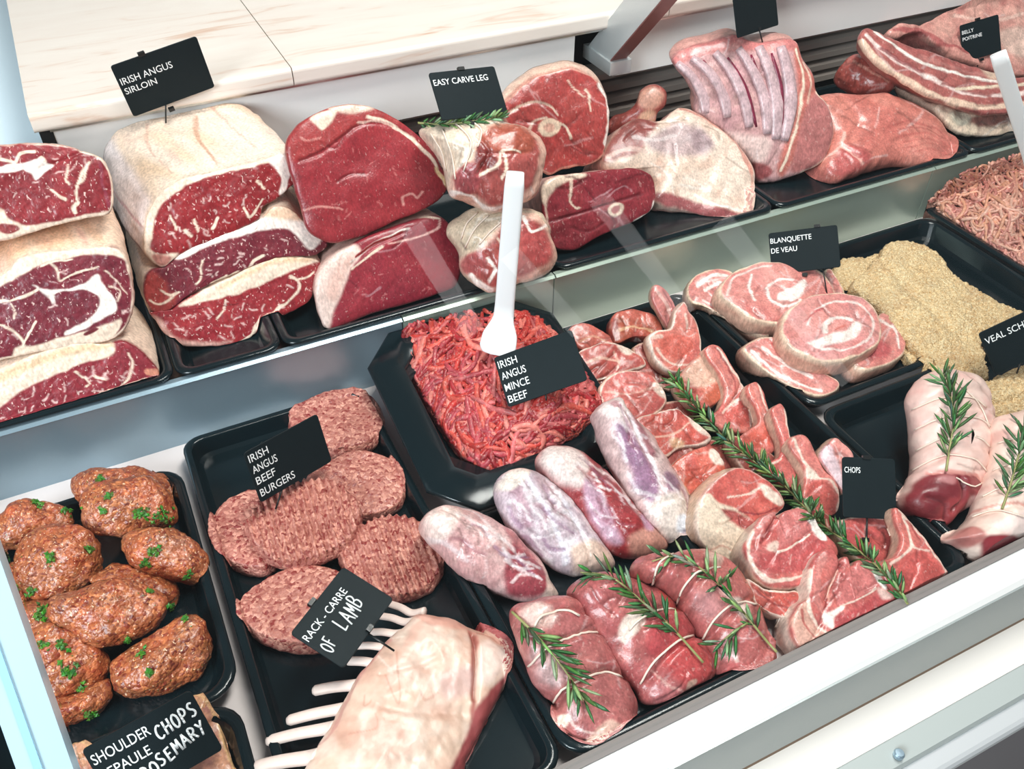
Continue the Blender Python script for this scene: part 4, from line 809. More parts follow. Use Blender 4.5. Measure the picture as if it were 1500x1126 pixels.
for px, py, r in [(240, 757, 15), (206, 752, 11), (160, 727, 5), (146, 701, 5), (152, 748, 5), (75, 815, 8), (130, 805, 6), (226, 808, 9), (214, 824, 6), (102, 745, 12), (55, 738, 8), (57, 897, 11), (250, 888, 8), (62, 945, 8), (90, 946, 6), (100, 985, 12), (210, 957, 5), (186, 936, 4), (132, 1045, 8), (45, 864, 8), (220, 866, 4), (276, 842, 5), (120, 1008, 8), (272, 906, 4), (220, 985, 4), (20, 862, 6)]: parsley(px, py, r, KO)

# ---- burgers
BG = 'round beef burgers'
def burger(out, label, z, n=(0, 0, 1), ridge=None, d=0.019):
    o = solid('beef_burger', out, ('z', z), unit(n), MBUR, (180, 76, 68), [Mo((166, 58, 56), 40, 0.1, 0.5), Mo((206, 120, 104), 26, 0.2, 0.5)], top=0.005, depth=d, p=4.5, side=(198, 96, 98), floor=ZF,
              lump=(0.003, 45), fine=(0.0008, 300), step=1.8, ridge=ridge, bulge=0.05)
    for k in ('Col',):
        a_ = o.data.color_attributes[k]; buf = np.empty(len(a_.data) * 4, np.float32); a_.data.foreach_get('color', buf); buf[3::4] = 1; a_.data.foreach_set('color', buf)
    return lab(o, label, 'burger', BG)
burger([(423, 612), (446, 586), (482, 570), (520, 566), (546, 579), (558, 603), (553, 630), (530, 647), (496, 655), (466, 652), (438, 636)], 'burger at the back of the tray behind the burger price card', 0.030)
burger([(308, 772), (320, 741), (346, 722), (376, 714), (402, 729), (412, 770), (406, 806), (386, 826), (350, 824), (320, 805)], 'burger at the left, half covered by the ridged centre burger', 0.026)
burger([(446, 708), (468, 681), (505, 662), (545, 659), (577, 674), (591, 706), (587, 731), (556, 748), (520, 752), (480, 740)], 'burger right of the centre, slightly under the ridged centre one', 0.030, n=(0.05, -0.1, 1))
burger([(494, 802), (514, 776), (550, 757), (590, 754), (626, 771), (645, 805), (641, 836), (616, 862), (576, 871), (540, 862), (510, 842)], 'ridged burger nearest the lamb shanks', 0.030, n=(-0.1, -0.15, 1), ridge=(-0.35, 10.5, 0.0016))
burger([(350, 888), (362, 861), (400, 838), (445, 827), (486, 830), (516, 848), (521, 880), (506, 916), (470, 937), (425, 938), (385, 928), (358, 908)], 'burger under the rack of lamb price card, nearest the front', 0.030)
burger([(361, 768), (375, 736), (410, 712), (455, 699), (495, 704), (519, 730), (523, 760), (506, 790), (466, 812), (420, 820), (385, 805)], 'ridged burger in the centre, lying on top of its neighbours', 0.047, n=(0.0, -0.12, 1), ridge=(-0.28, 10.5, 0.0020))

# ---- rack of lamb
_o = [(596, 900), (614, 886), (650, 893), (700, 909), (736, 924), (757, 945), (756, 972), (737, 1012), (712, 1062), (684, 1126), (664, 1165), (430, 1165), (442, 1126), (456, 1100), (480, 1060), (508, 1012), (524, 986), (546, 955), (568, 930), (582, 914)]
RK = solid('rack_of_lamb', _o, ('z', (600, 1040), 0.050), unit((0.12, -0.25, 0.96)), MF, (226, 194, 172),
           [Mo((228, 184, 164), 45, 0.1, 0.5, 0), Mo((236, 214, 198), 34, 0.1, 0.7, 0), Mo((206, 140, 118), 60, 0.15, 0.5, 0, 0.4), Pg([(690, 912), (704, 925), (700, 960), (700, 1010), (694, 1050), (690, 980), (692, 940)], (176, 92, 80), 3, 0.9), Pg([(700, 1030), (742, 985), (760, 960), (738, 1014), (712, 1064), (684, 1128), (660, 1130), (684, 1080), (694, 1050)], (160, 64, 68), 4, 0.95, 1), Ln([(716, 1080), (736, 1030)], 5, (220, 170, 160), 0.5), Pg([(708, 935), (730, 932), (744, 948), (738, 975), (712, 1000), (704, 970)], (240, 216, 204), 5, 0.8), Ln([(690, 914), (720, 920), (746, 936), (756, 960), (750, 985)], 7, (210, 140, 122), 0.6), Pg([(610, 888), (650, 896), (690, 908), (660, 916), (620, 904)], (216, 140, 122), 4, 0.6),
            *[Ln([c_, c_ + rng.normal(size=2) * 22, c_ + rng.normal(size=2) * 34], rng.uniform(1.5, 3.5), random.choice([(206, 134, 112), (244, 228, 216), (196, 120, 104)]), 0.4) for c_ in (np.array([590, 1010]) + rng.normal(size=(9, 2)) * (60, 60))],
            Pg([(600, 912), (622, 902), (606, 940), (592, 950)], (222, 160, 140), 5, 0.5), Pg([(646, 985), (690, 975), (694, 1010), (660, 1020), (645, 1005)], (208, 164, 160), 8, 0.6), Ln([(470, 1080), (486, 1064), (510, 1020), (540, 970), (575, 928)], 6, (206, 140, 132), 0.6)],
           top=0.028, depth=0.040, p=2.6, side=(176, 84, 84), lump=(0.006, 26), fine=(0.0010, 110), grooves=[([(696, 920), (700, 960), (698, 1020)], 4, 0.005), ([(560, 985), (600, 975), (640, 960)], 5, 0.0015), ([(540, 1025), (600, 1040), (680, 1040)], 8, 0.002)], spine=[(640, 950), (560, 1126)], floor=ZF, veins=0, ext=(0.0, 0.01, -0.045))
tag(RK, 'rack of lamb with cream fat and bare white rib bones pointing left', 'meat'); FR.append(RK)
for a0, b0, w in [((604, 898), (570, 884), 5), ((594, 911), (556, 902), 5), ((580, 928), (540, 926), 5), ((566, 948), (520, 946), 5), ((556, 972), (508, 968), 6), ((522, 1003), (458, 1012), 7), ((500, 1038), (420, 1056), 7), ((472, 1068), (390, 1086), 7), ((448, 1110), (372, 1124), 8), ((440, 1145), (380, 1165), 8)]:
    za, zb = 0.030, 0.026
    A = at_z(a0[0] + 18, a0[1] - 3, 0.038); B = at_z(*a0, za); D = at_z(*b0, zb); r = w * 0.00085
    mid = (B + D) / 2 + (0, 0, 0.002)
    P = smooth(np.array([A, B, mid, D]), False, 5); rr = np.interp(np.linspace(0, 1, len(P)), [0, 0.5, 0.93, 1], [1.15 * r, r, 0.95 * r, 0.55 * r])
    V, Fc = tube(P, rr, 8, 0.75); mk('rib_bone', V, Fc, MBONE, RK)
# ---- minced beef and pale mince: strands on a mound
def mound_h(UV, region, z0, zt, bumps=()):
    d = segdist(UV, region, True); h = z0 + (zt - z0) * np.sqrt(np.clip(d / 70.0, 0, 1))
    for (bx, by, r, a) in bumps: h = h + a * np.exp(-((UV[:, 0] - bx) ** 2 + (UV[:, 1] - by) ** 2) / r ** 2)
    return h
def heap(name, region, z0, zt, bumps, n, cols, rad, label, angf, seglen=6.0, segs=12, curl=0.16, cat='mince', tilt=0.0, ymax=0.858):
    Rg = np.array(region, float); Rg = smooth(Rg, True, 5)
    def lift(UV):
        z = mound_h(UV, Rg, z0, zt, bumps) + tilt * (Rg[:, 1].max() - UV[:, 1]) / np.ptp(Rg[:, 1]); d = rays(UV); y = d[:, 1] * (z - H) / d[:, 2]; z = np.where(y > ymax, H - (H - z) * ymax / np.maximum(y, 1e-6), z); return CAM + d * ((z - H) / d[:, 2])[:, None], z
    # under-body, coloured darker to put shade into the gaps between strands
    Nn = 72; O = resample(Rg, Nn); c = O.mean(0); V = []; 
    tt = np.linspace(0, 1, 10)
    for t in tt: X, z = lift(c + (O - c) * max(t, 0.01)); X[:, 2] -= 0.004; V.append(X)
    B = V[-1].copy(); B[:, 2] = np.maximum(B[:, 2] - 0.02, 0.012); V.append(B); V = np.concatenate(V)
    Fc = [(i * Nn + j, i * Nn + (j + 1) % Nn, (i + 1) * Nn + (j + 1) % Nn, (i + 1) * Nn + j) for i in range(10) for j in range(Nn)]
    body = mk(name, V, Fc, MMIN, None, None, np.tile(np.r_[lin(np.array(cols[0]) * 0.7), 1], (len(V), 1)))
    lo, hi = Rg.min(0), Rg.max(0); starts = []
    while len(starts) < n:
        q = lo + (hi - lo) * rng.random((n * 2, 2)); q = q[inside(q, Rg)]; starts += list(q)
    starts = np.array(starts[:n]); P = starts.copy(); ang = angf(P) + rng.normal(0, 0.6, n); cur = rng.normal(0, curl, n); pts = [P]
    for s in range(segs):
        ang = ang + cur + rng.normal(0, 0.12, n); st = np.stack([np.cos(ang), np.sin(ang)], 1) * seglen; Pn = P + st
        bad = ~inside(Pn, Rg); Pn[bad] = P[bad] * 0.985 + Rg.mean(0) * 0.015; ang[bad] += 1.2; P = Pn; pts.append(P)
    lev = rng.random(n) * 0.0100 - 0.0020; sides = 6; a = np.linspace(0, 2 * np.pi, sides, endpoint=False)
    X = []
    for s, p in enumerate(pts):
        x, z = lift(p); x[:, 2] += lev + 0.0012 * np.sin(s * 0.9 + np.arange(n)); X.append(x)
    X = np.array(X); T = np.gradient(X, axis=0); T /= np.linalg.norm(T, axis=2)[..., None] + 1e-9
    Bv = np.cross(T, np.array([0, 0, 1.0])); Bv /= np.linalg.norm(Bv, axis=2)[..., None] + 1e-9; Nv = np.cross(Bv, T)
    rr = rad * (0.75 + 0.5 * rng.random(n))[None, :] * np.where((np.arange(segs + 1) == 0) | (np.arange(segs + 1) == segs), 0.8, 1.0)[:, None]
    rr = rr * (1 + 0.10 * rng.normal(size=rr.shape))
    V = X[:, :, None] + rr[..., None, None] * (np.cos(a)[None, None, :, None] * Bv[:, :, None] + np.sin(a)[None, None, :, None] * Nv[:, :, None])
    V = V.transpose(1, 0, 2, 3).reshape(-1, 3); m = segs + 1
    base = (np.arange(n) * m * sides)[:, None, None]; i = np.arange(segs)[None, :, None]; j = np.arange(sides)[None, None, :]; j2 = (j + 1) % sides
    Fq = np.stack([base + i * sides + j, base + i * sides + j2, base + (i + 1) * sides + j2, base + (i + 1) * sides + j], -1).reshape(-1, 4)
    C0 = np.array([lin(c_) for c_ in cols]); w = rng.random(n); k = rng.integers(0, len(cols), n); cc = C0[k] * (0.85 + 0.3 * w)[:, None]
    cv = np.repeat(np.c_[cc, np.ones(n)], m * sides, 0)
    st_ = mk('mince_strands', V, Fq.tolist(), MMIN, body, col=cv); st_['kind'] = 'stuff'
    tag(body, label, cat); FR.append(body); body['_strands'] = st_.name
    return body, st_
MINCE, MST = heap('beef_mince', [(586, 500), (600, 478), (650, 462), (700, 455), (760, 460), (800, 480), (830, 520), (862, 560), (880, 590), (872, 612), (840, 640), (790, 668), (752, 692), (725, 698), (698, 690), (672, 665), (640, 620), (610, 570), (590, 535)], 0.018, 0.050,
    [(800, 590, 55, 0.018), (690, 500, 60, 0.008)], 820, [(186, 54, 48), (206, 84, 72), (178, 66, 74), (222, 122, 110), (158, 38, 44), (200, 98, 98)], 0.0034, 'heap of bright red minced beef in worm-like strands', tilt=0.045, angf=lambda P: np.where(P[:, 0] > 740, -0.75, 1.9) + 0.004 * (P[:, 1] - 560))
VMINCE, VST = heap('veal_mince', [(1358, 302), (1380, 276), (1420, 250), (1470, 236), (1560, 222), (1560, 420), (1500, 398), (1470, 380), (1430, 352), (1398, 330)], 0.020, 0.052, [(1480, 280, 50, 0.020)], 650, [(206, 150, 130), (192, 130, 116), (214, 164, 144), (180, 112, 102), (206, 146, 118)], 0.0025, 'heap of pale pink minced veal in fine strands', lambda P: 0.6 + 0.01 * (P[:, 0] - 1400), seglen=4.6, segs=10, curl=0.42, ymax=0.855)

# ---- shanks
SG = 'lamb shanks'
def shank(out, label, z, feats, base, n=None, spine=None, **kw):
    sp = np.array(spine, float); pts = smooth(np.array(out, float), True, 3); ex = []; gr = list(kw.pop('grooves', ()))
    tdir = unit(sp[-1] - sp[0]); sd_ = np.array([-tdir[1], tdir[0]])
    for k in range(16):
        c = sp[0] + (sp[-1] - sp[0]) * rng.uniform(0.1, 0.85) + sd_ * rng.normal() * 24; Lk = rng.uniform(20, 70)
        q = [c - tdir * Lk / 2, c + sd_ * rng.normal() * 4, c + tdir * Lk / 2 + sd_ * rng.normal() * 8]
        if not inside(np.array(q), pts).all(): continue
        if k % 2: ex.append(Ln(q, rng.uniform(2, 6), (238, 226, 228), rng.uniform(0.4, 0.8)))
        else: ex.append(Ln(q, rng.uniform(3, 8), random.choice([(150, 84, 100), (168, 70, 70), (150, 110, 140)]), rng.uniform(0.35, 0.7), 1)); gr.append((q, 3, 0.0016))
    feats = list(feats) + ex; kw['grooves'] = gr
    o = solid('lamb_shank', out, ('z', z), n if n is not None else unit((0.1, -0.52, 0.85)), MS, base, feats, top=0.030, depth=0.03, mode='blob', floor=ZF, lump=(0.004, 34), spine=spine, **kw)
    return lab(o, label, 'meat', SG)
shank([(867, 606), (884, 590), (902, 586), (917, 610), (952, 641), (977, 680), (1002, 716), (1017, 750), (1023, 780), (1011, 801), (985, 804), (960, 791), (935, 756), (911, 711), (889, 666), (877, 631)], 'slender lamb shank at the right, bare bone end up, beside the chops', 0.048,
      [Mo((226, 200, 196), 22, 0.1, 0.6, 0), Pg([(888, 630), (906, 640), (930, 680), (948, 720), (940, 742), (920, 712), (900, 668)], (150, 104, 138), 4, 0.9), Pg([(912, 612), (930, 640), (944, 670), (936, 678), (920, 650)], (160, 84, 96), 3, 0.8), Ln([(905, 612), (925, 660), (950, 715), (965, 740)], 5, (232, 222, 226), 0.9), Pg([(958, 700), (976, 705), (980, 728), (968, 734), (958, 720)], (138, 96, 124), 3, 0.8), Pg([(940, 745), (980, 730), (1010, 760), (1018, 790), (985, 802), (958, 786)], (226, 212, 200), 5, 0.8), Pg([(975, 764), (1000, 762), (1012, 780), (996, 792), (978, 786)], (206, 208, 216), 3, 0.9), Pg([(985, 782), (1010, 782), (1004, 796), (986, 796)], (110, 90, 110), 3, 0.7), Pg([(870, 604), (900, 588), (914, 606), (890, 622)], (234, 216, 212), 3, 0.9), Pg([(882, 600), (890, 596), (894, 604), (886, 608)], (180, 110, 120), 2, 0.7)], (206, 174, 172), spine=[(895, 610), (940, 690), (990, 775)],
      grooves=[([(905, 615), (930, 670), (955, 725)], 3, 0.002), ([(950, 745), (985, 735)], 3, 0.002)])
shank([(785, 673), (795, 659), (820, 653), (850, 665), (886, 690), (911, 720), (941, 760), (971, 796), (968, 813), (940, 821), (900, 813), (870, 791), (840, 751), (815, 721), (790, 696)], 'deep red lamb shank with white sinew, third from the left', 0.040,
      [Mo((176, 76, 80), 25, 0.1, 0.5), Pg([(784, 675), (800, 655), (836, 660), (850, 690), (838, 722), (815, 716), (792, 694)], (232, 212, 206), 5, 0.95), Pg([(840, 712), (858, 714), (884, 770), (900, 800), (880, 795), (850, 755)], (206, 170, 190), 4, 0.85), Pg([(858, 690), (880, 692), (890, 712), (874, 712)], (150, 70, 78), 3, 0.8), Ln([(850, 684), (880, 700), (905, 728), (930, 770)], 4, (226, 200, 196), 0.8), Pg([(908, 788), (940, 778), (966, 796), (962, 812), (930, 818), (908, 806)], (208, 150, 132), 4, 0.9), Ln([(856, 700), (868, 720), (880, 726)], 4, (230, 214, 214), 0.9), Pg([(925, 758), (945, 768), (940, 784), (926, 780)], (196, 150, 180), 3, 0.8)], (158, 48, 52), spine=[(820, 690), (880, 745), (935, 795)],
      grooves=[([(845, 700), (880, 760), (905, 800)], 3, 0.0025), ([(865, 690), (900, 730), (935, 780)], 3, 0.002)])
shank([(725, 720), (735, 696), (760, 688), (792, 700), (826, 725), (856, 760), (881, 800), (896, 831), (870, 843), (830, 841), (800, 826), (770, 800), (740, 766)], 'lamb shank wrapped in bluish-white sinew, second from the left', 0.038,
      [Mo((196, 176, 186), 22, 0.0, 0.6, 0), Mo((236, 228, 230), 14, 0.2, 0.7, 0), Ln([(752, 700), (790, 760), (820, 830)], 8, (226, 220, 228), 0.8), Ln([(790, 710), (830, 770), (850, 830)], 6, (228, 222, 230), 0.8), Pg([(735, 720), (748, 715), (770, 770), (755, 775)], (170, 120, 136), 4, 0.7), Pg([(770, 706), (796, 712), (808, 730), (786, 730)], (180, 140, 150), 4, 0.7), Pg([(826, 806), (868, 800), (892, 830), (868, 842), (832, 838)], (228, 196, 176), 5, 0.9), Pg([(726, 715), (742, 692), (768, 690), (758, 710), (738, 726)], (236, 220, 208), 3, 0.9), Ln([(745, 780), (775, 800), (790, 815)], 7, (140, 96, 120), 0.6)], (204, 182, 190), spine=[(760, 720), (810, 770), (850, 815)],
      grooves=[([(755, 710), (790, 765), (818, 825)], 3, 0.002), ([(790, 712), (832, 775), (850, 830)], 3, 0.002)])
shank([(615, 772), (622, 755), (650, 741), (690, 749), (731, 768), (766, 795), (791, 825), (802, 850), (816, 876), (800, 886), (770, 886), (730, 873), (690, 856), (660, 831), (634, 800)], 'pale pink lamb shank at the far left, blunt end towards the burgers', 0.036,
      [Mo((226, 190, 186), 30, 0.0, 0.6, 0), Mo((196, 140, 140), 24, 0.25, 0.6, 0), Pg([(616, 772), (624, 754), (652, 744), (668, 756), (650, 790), (634, 796)], (238, 214, 204), 5, 0.8), Pg([(740, 800), (770, 815), (790, 845), (786, 875), (755, 878), (732, 866), (728, 830)], (160, 62, 74), 4, 0.95, 1), Ln([(740, 858), (756, 840), (764, 828)], 4, (230, 206, 204), 0.8), Pg([(786, 826), (800, 850), (814, 876), (796, 884), (784, 884), (790, 850)], (232, 204, 190), 3, 0.9), Pg([(730, 776), (762, 800), (778, 822), (756, 810), (736, 796)], (180, 96, 100), 4, 0.7), Ln([(660, 758), (710, 785), (740, 812)], 5, (236, 216, 214), 0.7)], (208, 160, 158), spine=[(650, 770), (720, 815), (780, 860)],
      grooves=[([(735, 785), (760, 810), (785, 830)], 3, 0.002)])

# ---- tied roasts
RG = 'small tied lamb roasts'
def roast(out, label, feats, base, spine, gr, z=0.036):
    o = solid('tied_roast', out, ('z', z), unit((0.1, -0.5, 0.86)), MS, base, [Mo((204, 124, 116), 30, 0.1, 0.5), Mo((170, 76, 80), 22, 0.25, 0.5)] + feats, top=0.030, depth=0.030, mode='blob', floor=ZF, lump=(0.005, 30), spine=spine, grooves=gr)
    return lab(o, label, 'meat', RG)
st3 = [[(953, 826), (960, 846), (953, 860)], [(1050, 826), (1020, 835), (1002, 860), (990, 885)], [(1108, 878), (1075, 884), (1045, 910), (1028, 940)], [(1116, 940), (1118, 965), (1108, 980)]]
st3 = [[(985, 812), (965, 826), (955, 858)], [(1055, 832), (1024, 836), (1002, 858), (990, 886)], [(1108, 886), (1078, 882), (1048, 905), (1028, 938)]]
R3 = roast([(929, 831), (945, 815), (985, 807), (1030, 807), (1066, 824), (1096, 865), (1116, 910), (1129, 955), (1123, 986), (1090, 1001), (1050, 991), (1040, 971), (1010, 916), (974, 871), (939, 851)], 'tied roast with rosemary nearest the chops, smallest end towards the rail',
    [Pg([(1020, 815), (1045, 818), (1040, 832), (1022, 830)], (228, 196, 180), 4, 0.8), Pg([(1046, 884), (1062, 884), (1076, 906), (1064, 912)], (232, 216, 206), 3, 0.8), Ln([(1052, 945), (1060, 970)], 5, (228, 200, 190), 0.8), Pg([(1000, 870), (1040, 880), (1030, 910), (1005, 895)], (204, 150, 150), 8, 0.6), Pg([(1085, 830), (1110, 890), (1095, 900), (1070, 850)], (206, 116, 96), 8, 0.7)], (190, 104, 100), [(965, 835), (1040, 870), (1088, 965)], [(s, 5, 0.0055) for s in st3])
st2 = [[(1030, 905), (990, 905), (958, 925), (930, 945)] , [(975, 893), (950, 895), (925, 915)], [(1015, 940), (985, 948), (955, 980)]]
st2 = [[(986, 892), (960, 893), (935, 908), (922, 922)], [(1035, 930), (1004, 932), (975, 952), (955, 972), (938, 1000)]]
R2 = roast([(834, 871), (845, 850), (875, 841), (916, 845), (961, 865), (1001, 900), (1031, 945), (1046, 975), (1036, 1001), (1000, 1021), (966, 1036), (940, 1031), (930, 1011), (905, 986), (880, 946), (854, 906)], 'middle tied roast with a white fat patch and rosemary',
    [Pg([(896, 912), (915, 898), (928, 908), (924, 922), (908, 936), (900, 946), (892, 930)], (240, 218, 204), 3, 0.95), Pg([(930, 925), (975, 900), (1005, 930), (970, 960), (935, 965)], (186, 66, 72), 8, 0.8, 1), Pg([(960, 950), (1005, 940), (1040, 975), (1000, 1010), (960, 985)], (196, 72, 72), 8, 0.8, 1), Pg([(942, 1005), (975, 1006), (980, 1026), (950, 1032)], (180, 110, 112), 5, 0.6), Pg([(988, 1002), (1000, 998), (1002, 1006), (990, 1014)], (230, 190, 170), 2, 0.8), Ln([(938, 985), (960, 1005), (985, 1016)], 3, (220, 170, 160), 0.7), Pg([(960, 866), (995, 890), (975, 895), (955, 880)], (196, 74, 64), 5, 0.7, 1)], (178, 92, 92), [(875, 870), (945, 930), (990, 990)], [(s, 5, 0.0055) for s in st2] + [([(880, 905), (895, 880), (915, 865)], 3, 0.002)])
st1 = [[(772, 968), (785, 940), (812, 925), (845, 930)], [(885, 945), (850, 930), (815, 942), (790, 965), (776, 985)], [(915, 1005), (890, 985), (850, 990), (820, 1012), (808, 1030)], [(880, 1078), (845, 1065), (825, 1050)]]
st1 = [[(782, 920), (795, 900), (830, 895), (848, 902)], [(888, 930), (862, 926), (830, 934), (800, 948), (775, 975)], [(910, 992), (880, 984), (850, 994), (822, 1010), (806, 1036)]]
R1 = roast([(751, 906), (760, 885), (800, 872), (841, 880), (869, 905), (891, 940), (906, 975), (926, 1010), (931, 1046), (911, 1070), (890, 1091), (860, 1106), (830, 1091), (809, 1061), (807, 1036), (780, 1001), (764, 961)], 'tied roast with rosemary at the left, its knotted end nearest the rail',
    [Pg([(756, 900), (776, 884), (800, 905), (788, 925), (766, 920)], (232, 204, 194), 6, 0.8), Pg([(772, 950), (800, 960), (812, 1000), (796, 1010), (776, 985)], (222, 190, 188), 8, 0.7), Pg([(810, 1048), (824, 1050), (820, 1066), (812, 1070)], (244, 224, 206), 2, 0.9), Pg([(846, 1082), (872, 1056), (884, 1060), (905, 1062), (880, 1076), (866, 1094), (848, 1094)], (232, 190, 172), 3, 0.9), Pg([(862, 1078), (872, 1076), (876, 1088), (864, 1090)], (238, 212, 190), 2), Ln([(824, 1056), (840, 1072), (868, 1074)], 3, (232, 196, 186), 0.8)], (184, 106, 104), [(795, 910), (840, 980), (870, 1060)], [(s, 5, 0.0055) for s in st1])
for R_, ss in ((R1, st1), (R2, st2), (R3, st3)):
    for q in ss: net(R_, q, [R_], r=0.0012)
# ---- two netted roasts with rosemary
PG = 'netted roasts in the front right tray'
nets = [[(1336, 600), (1375, 585), (1420, 582), (1444, 596)], [(1340, 630), (1380, 612), (1430, 612), (1451, 625)], [(1342, 660), (1385, 640), (1430, 640), (1450, 655)], [(1336, 690), (1380, 668), (1425, 672), (1444, 690)], [(1400, 560), (1432, 590), (1448, 625)], [(1400, 700), (1425, 712), (1438, 706)]]
Q1 = solid('netted_roast', [(1334, 576), (1346, 555), (1375, 545), (1411, 548), (1436, 565), (1448, 595), (1454, 640), (1446, 671), (1439, 701), (1431, 736), (1411, 746), (1390, 757), (1372, 777), (1350, 768), (1325, 752), (1315, 731), (1329, 706), (1340, 676), (1338, 640), (1333, 605)], ('z', 0.046), unit((0.05, -0.5, 0.86)), MF, (232, 194, 184),
    [Mo((238, 212, 200), 26, 0.0, 0.6, 0), Mo((222, 160, 152), 20, 0.25, 0.5, 0), Pg([(1315, 732), (1330, 712), (1345, 700), (1372, 704), (1402, 707), (1426, 722), (1434, 736), (1412, 745), (1390, 757), (1372, 778), (1350, 769), (1322, 753)], (138, 44, 52), 3, 1, 1), Ln([(1340, 700), (1375, 704), (1405, 708), (1432, 728)], 4, (216, 140, 130), 0.8), Pg([(1388, 712), (1410, 716), (1424, 730), (1408, 736), (1392, 726)], (160, 76, 78), 3, 0.8, 1), Pg([(1392, 740), (1412, 732), (1426, 738), (1404, 750)], (196, 160, 156), 3, 0.8), Mo((104, 26, 36), 9, 0.15, 0.0), Pg([(1330, 722), (1352, 714), (1372, 724), (1366, 752), (1344, 756)], (118, 30, 42), 5, 0.8, 1), Pg([(1356, 742), (1376, 738), (1388, 750), (1372, 772), (1356, 764)], (158, 56, 60), 4, 0.8, 1), Ln([(1376, 712), (1382, 735), (1370, 750)], 5, (92, 20, 32), 0.8), Ln([(1336, 736), (1356, 746), (1366, 768)], 2.5, (96, 24, 34), 0.8), Pg([(1350, 706), (1368, 708), (1366, 720), (1352, 716)], (196, 130, 130), 3, 0.7)],
    top=0.036, depth=0.036, mode='blob', floor=ZF, lump=(0.004, 30), spine=[(1385, 590), (1395, 650), (1378, 720)], grooves=[(q, 5, 0.0030) for q in nets] + [([(1376, 712), (1384, 738), (1372, 755)], 4, 0.006), ([(1336, 736), (1356, 746), (1366, 768)], 4, 0.004), ([(1346, 700), (1376, 706), (1404, 710), (1430, 724)], 4, 0.003)])
lab(Q1, 'netted pale roast lying along the tray, dark red cut end facing front, fully in view', 'meat', PG)
for q in nets: net(Q1, q, [Q1], r=0.0009)
nets2 = [[(1462, 650), (1500, 640), (1530, 642)], [(1455, 690), (1490, 676), (1530, 680)], [(1440, 728), (1475, 712), (1520, 720)], [(1425, 758), (1460, 748), (1510, 760)]]
Q2 = solid('netted_roast', [(1455, 617), (1480, 604), (1560, 606), (1570, 780), (1490, 801), (1450, 826), (1420, 822), (1400, 802), (1384, 790), (1410, 770), (1430, 741), (1445, 701), (1455, 661)], ('z', (1470, 715), 0.044), unit((0.05, -0.5, 0.86)), MF, (236, 202, 188),
    [Mo((242, 220, 206), 26, 0.0, 0.6, 0), Mo((222, 150, 140), 20, 0.3, 0.5, 0), Pg([(1412, 797), (1430, 791), (1470, 796), (1487, 803), (1450, 824), (1425, 822)], (140, 44, 52), 3, 1, 1), Pg([(1384, 790), (1404, 776), (1414, 790), (1406, 806)], (176, 80, 76), 3, 0.8, 1), Ln([(1425, 750), (1450, 746), (1490, 752)], 4, (206, 110, 96), 0.6), Pg([(1425, 775), (1470, 760), (1500, 775), (1480, 792), (1440, 788)], (244, 226, 220), 6, 0.7)],
    top=0.034, depth=0.036, mode='blob', floor=ZF, lump=(0.004, 30), spine=[(1510, 640), (1490, 700), (1440, 790)], grooves=[(q, 5, 0.0030) for q in nets2])
lab(Q2, 'netted pale roast at the right edge, partly cut off by the frame', 'meat', PG)
for q in nets2: net(Q2, q, [Q2], r=0.0009)

# ---- rolled veal slices
VG = 'rolled veal slices'
def veal(out, label, z, n, d, feats, base=(214, 134, 126), **kw):
    o = solid('rolled_veal_slice', out, ('z', z), unit(n), MS, base, [Mo((224, 152, 140), 24, 0.0, 0.5, 0.5), Mo((196, 104, 98), 30, 0.2, 0.5, 1)] + feats + [Rim(2.5, (236, 204, 178))], top=0.004, depth=d, p=4, side=(214, 158, 136), sidefeats=[Mo((232, 190, 166), 25, 0.0, 0.6), Mo((178, 110, 100), 22, 0.3, 0.5)], floor=ZF, lump=(0.003, 40), bulge=0.06, **kw)
    return lab(o, label, 'meat', VG)
W_ = (240, 222, 214)
veal([(1007, 421), (1019, 402), (1050, 393), (1076, 399), (1086, 430), (1112, 470), (1128, 490), (1105, 487), (1070, 468), (1035, 450), (1012, 441)], 'rolled veal slice at the back left, its side sloping to the chops', 0.044, (-0.1, -0.3, 1), 0.034,
     [Ln([(1022, 418), (1040, 404), (1066, 404)], 5, W_), Ln([(1034, 424), (1050, 415), (1064, 420), (1058, 436)], 6, W_), Ln([(1030, 440), (1060, 454), (1090, 470)], 3, W_, 0.8)])
veal([(1209, 395), (1222, 396), (1238, 430), (1228, 440), (1208, 424)], 'thin edge of a veal slice showing behind the veal price card', 0.050, (0, -0.3, 1), 0.025, [])
veal([(1250, 520), (1280, 488), (1291, 458), (1312, 465), (1327, 490), (1324, 516), (1302, 532), (1266, 540)], 'rolled veal slice at the right, half under the central spiral', 0.040, (0.1, -0.25, 1), 0.03, [Pg([(1266, 516), (1290, 500), (1306, 512), (1290, 526)], (190, 84, 88), 4, 0.8, 1), Ln([(1290, 470), (1312, 484), (1316, 510)], 3, W_)])
veal([(1090, 512), (1104, 497), (1136, 492), (1166, 515), (1196, 540), (1230, 556), (1226, 571), (1200, 579), (1160, 566), (1120, 541)], 'rolled veal slice at the front left with a thick pinkish rind', 0.042, (-0.1, -0.35, 1), 0.034,
     [Ln([(1100, 514), (1130, 540), (1170, 562), (1205, 572)], 4, W_), Ln([(1118, 508), (1150, 532), (1190, 552)], 5, W_, 0.8), Ln([(1130, 502), (1146, 518), (1160, 526)], 6, (188, 80, 76), 0.8, 1)])
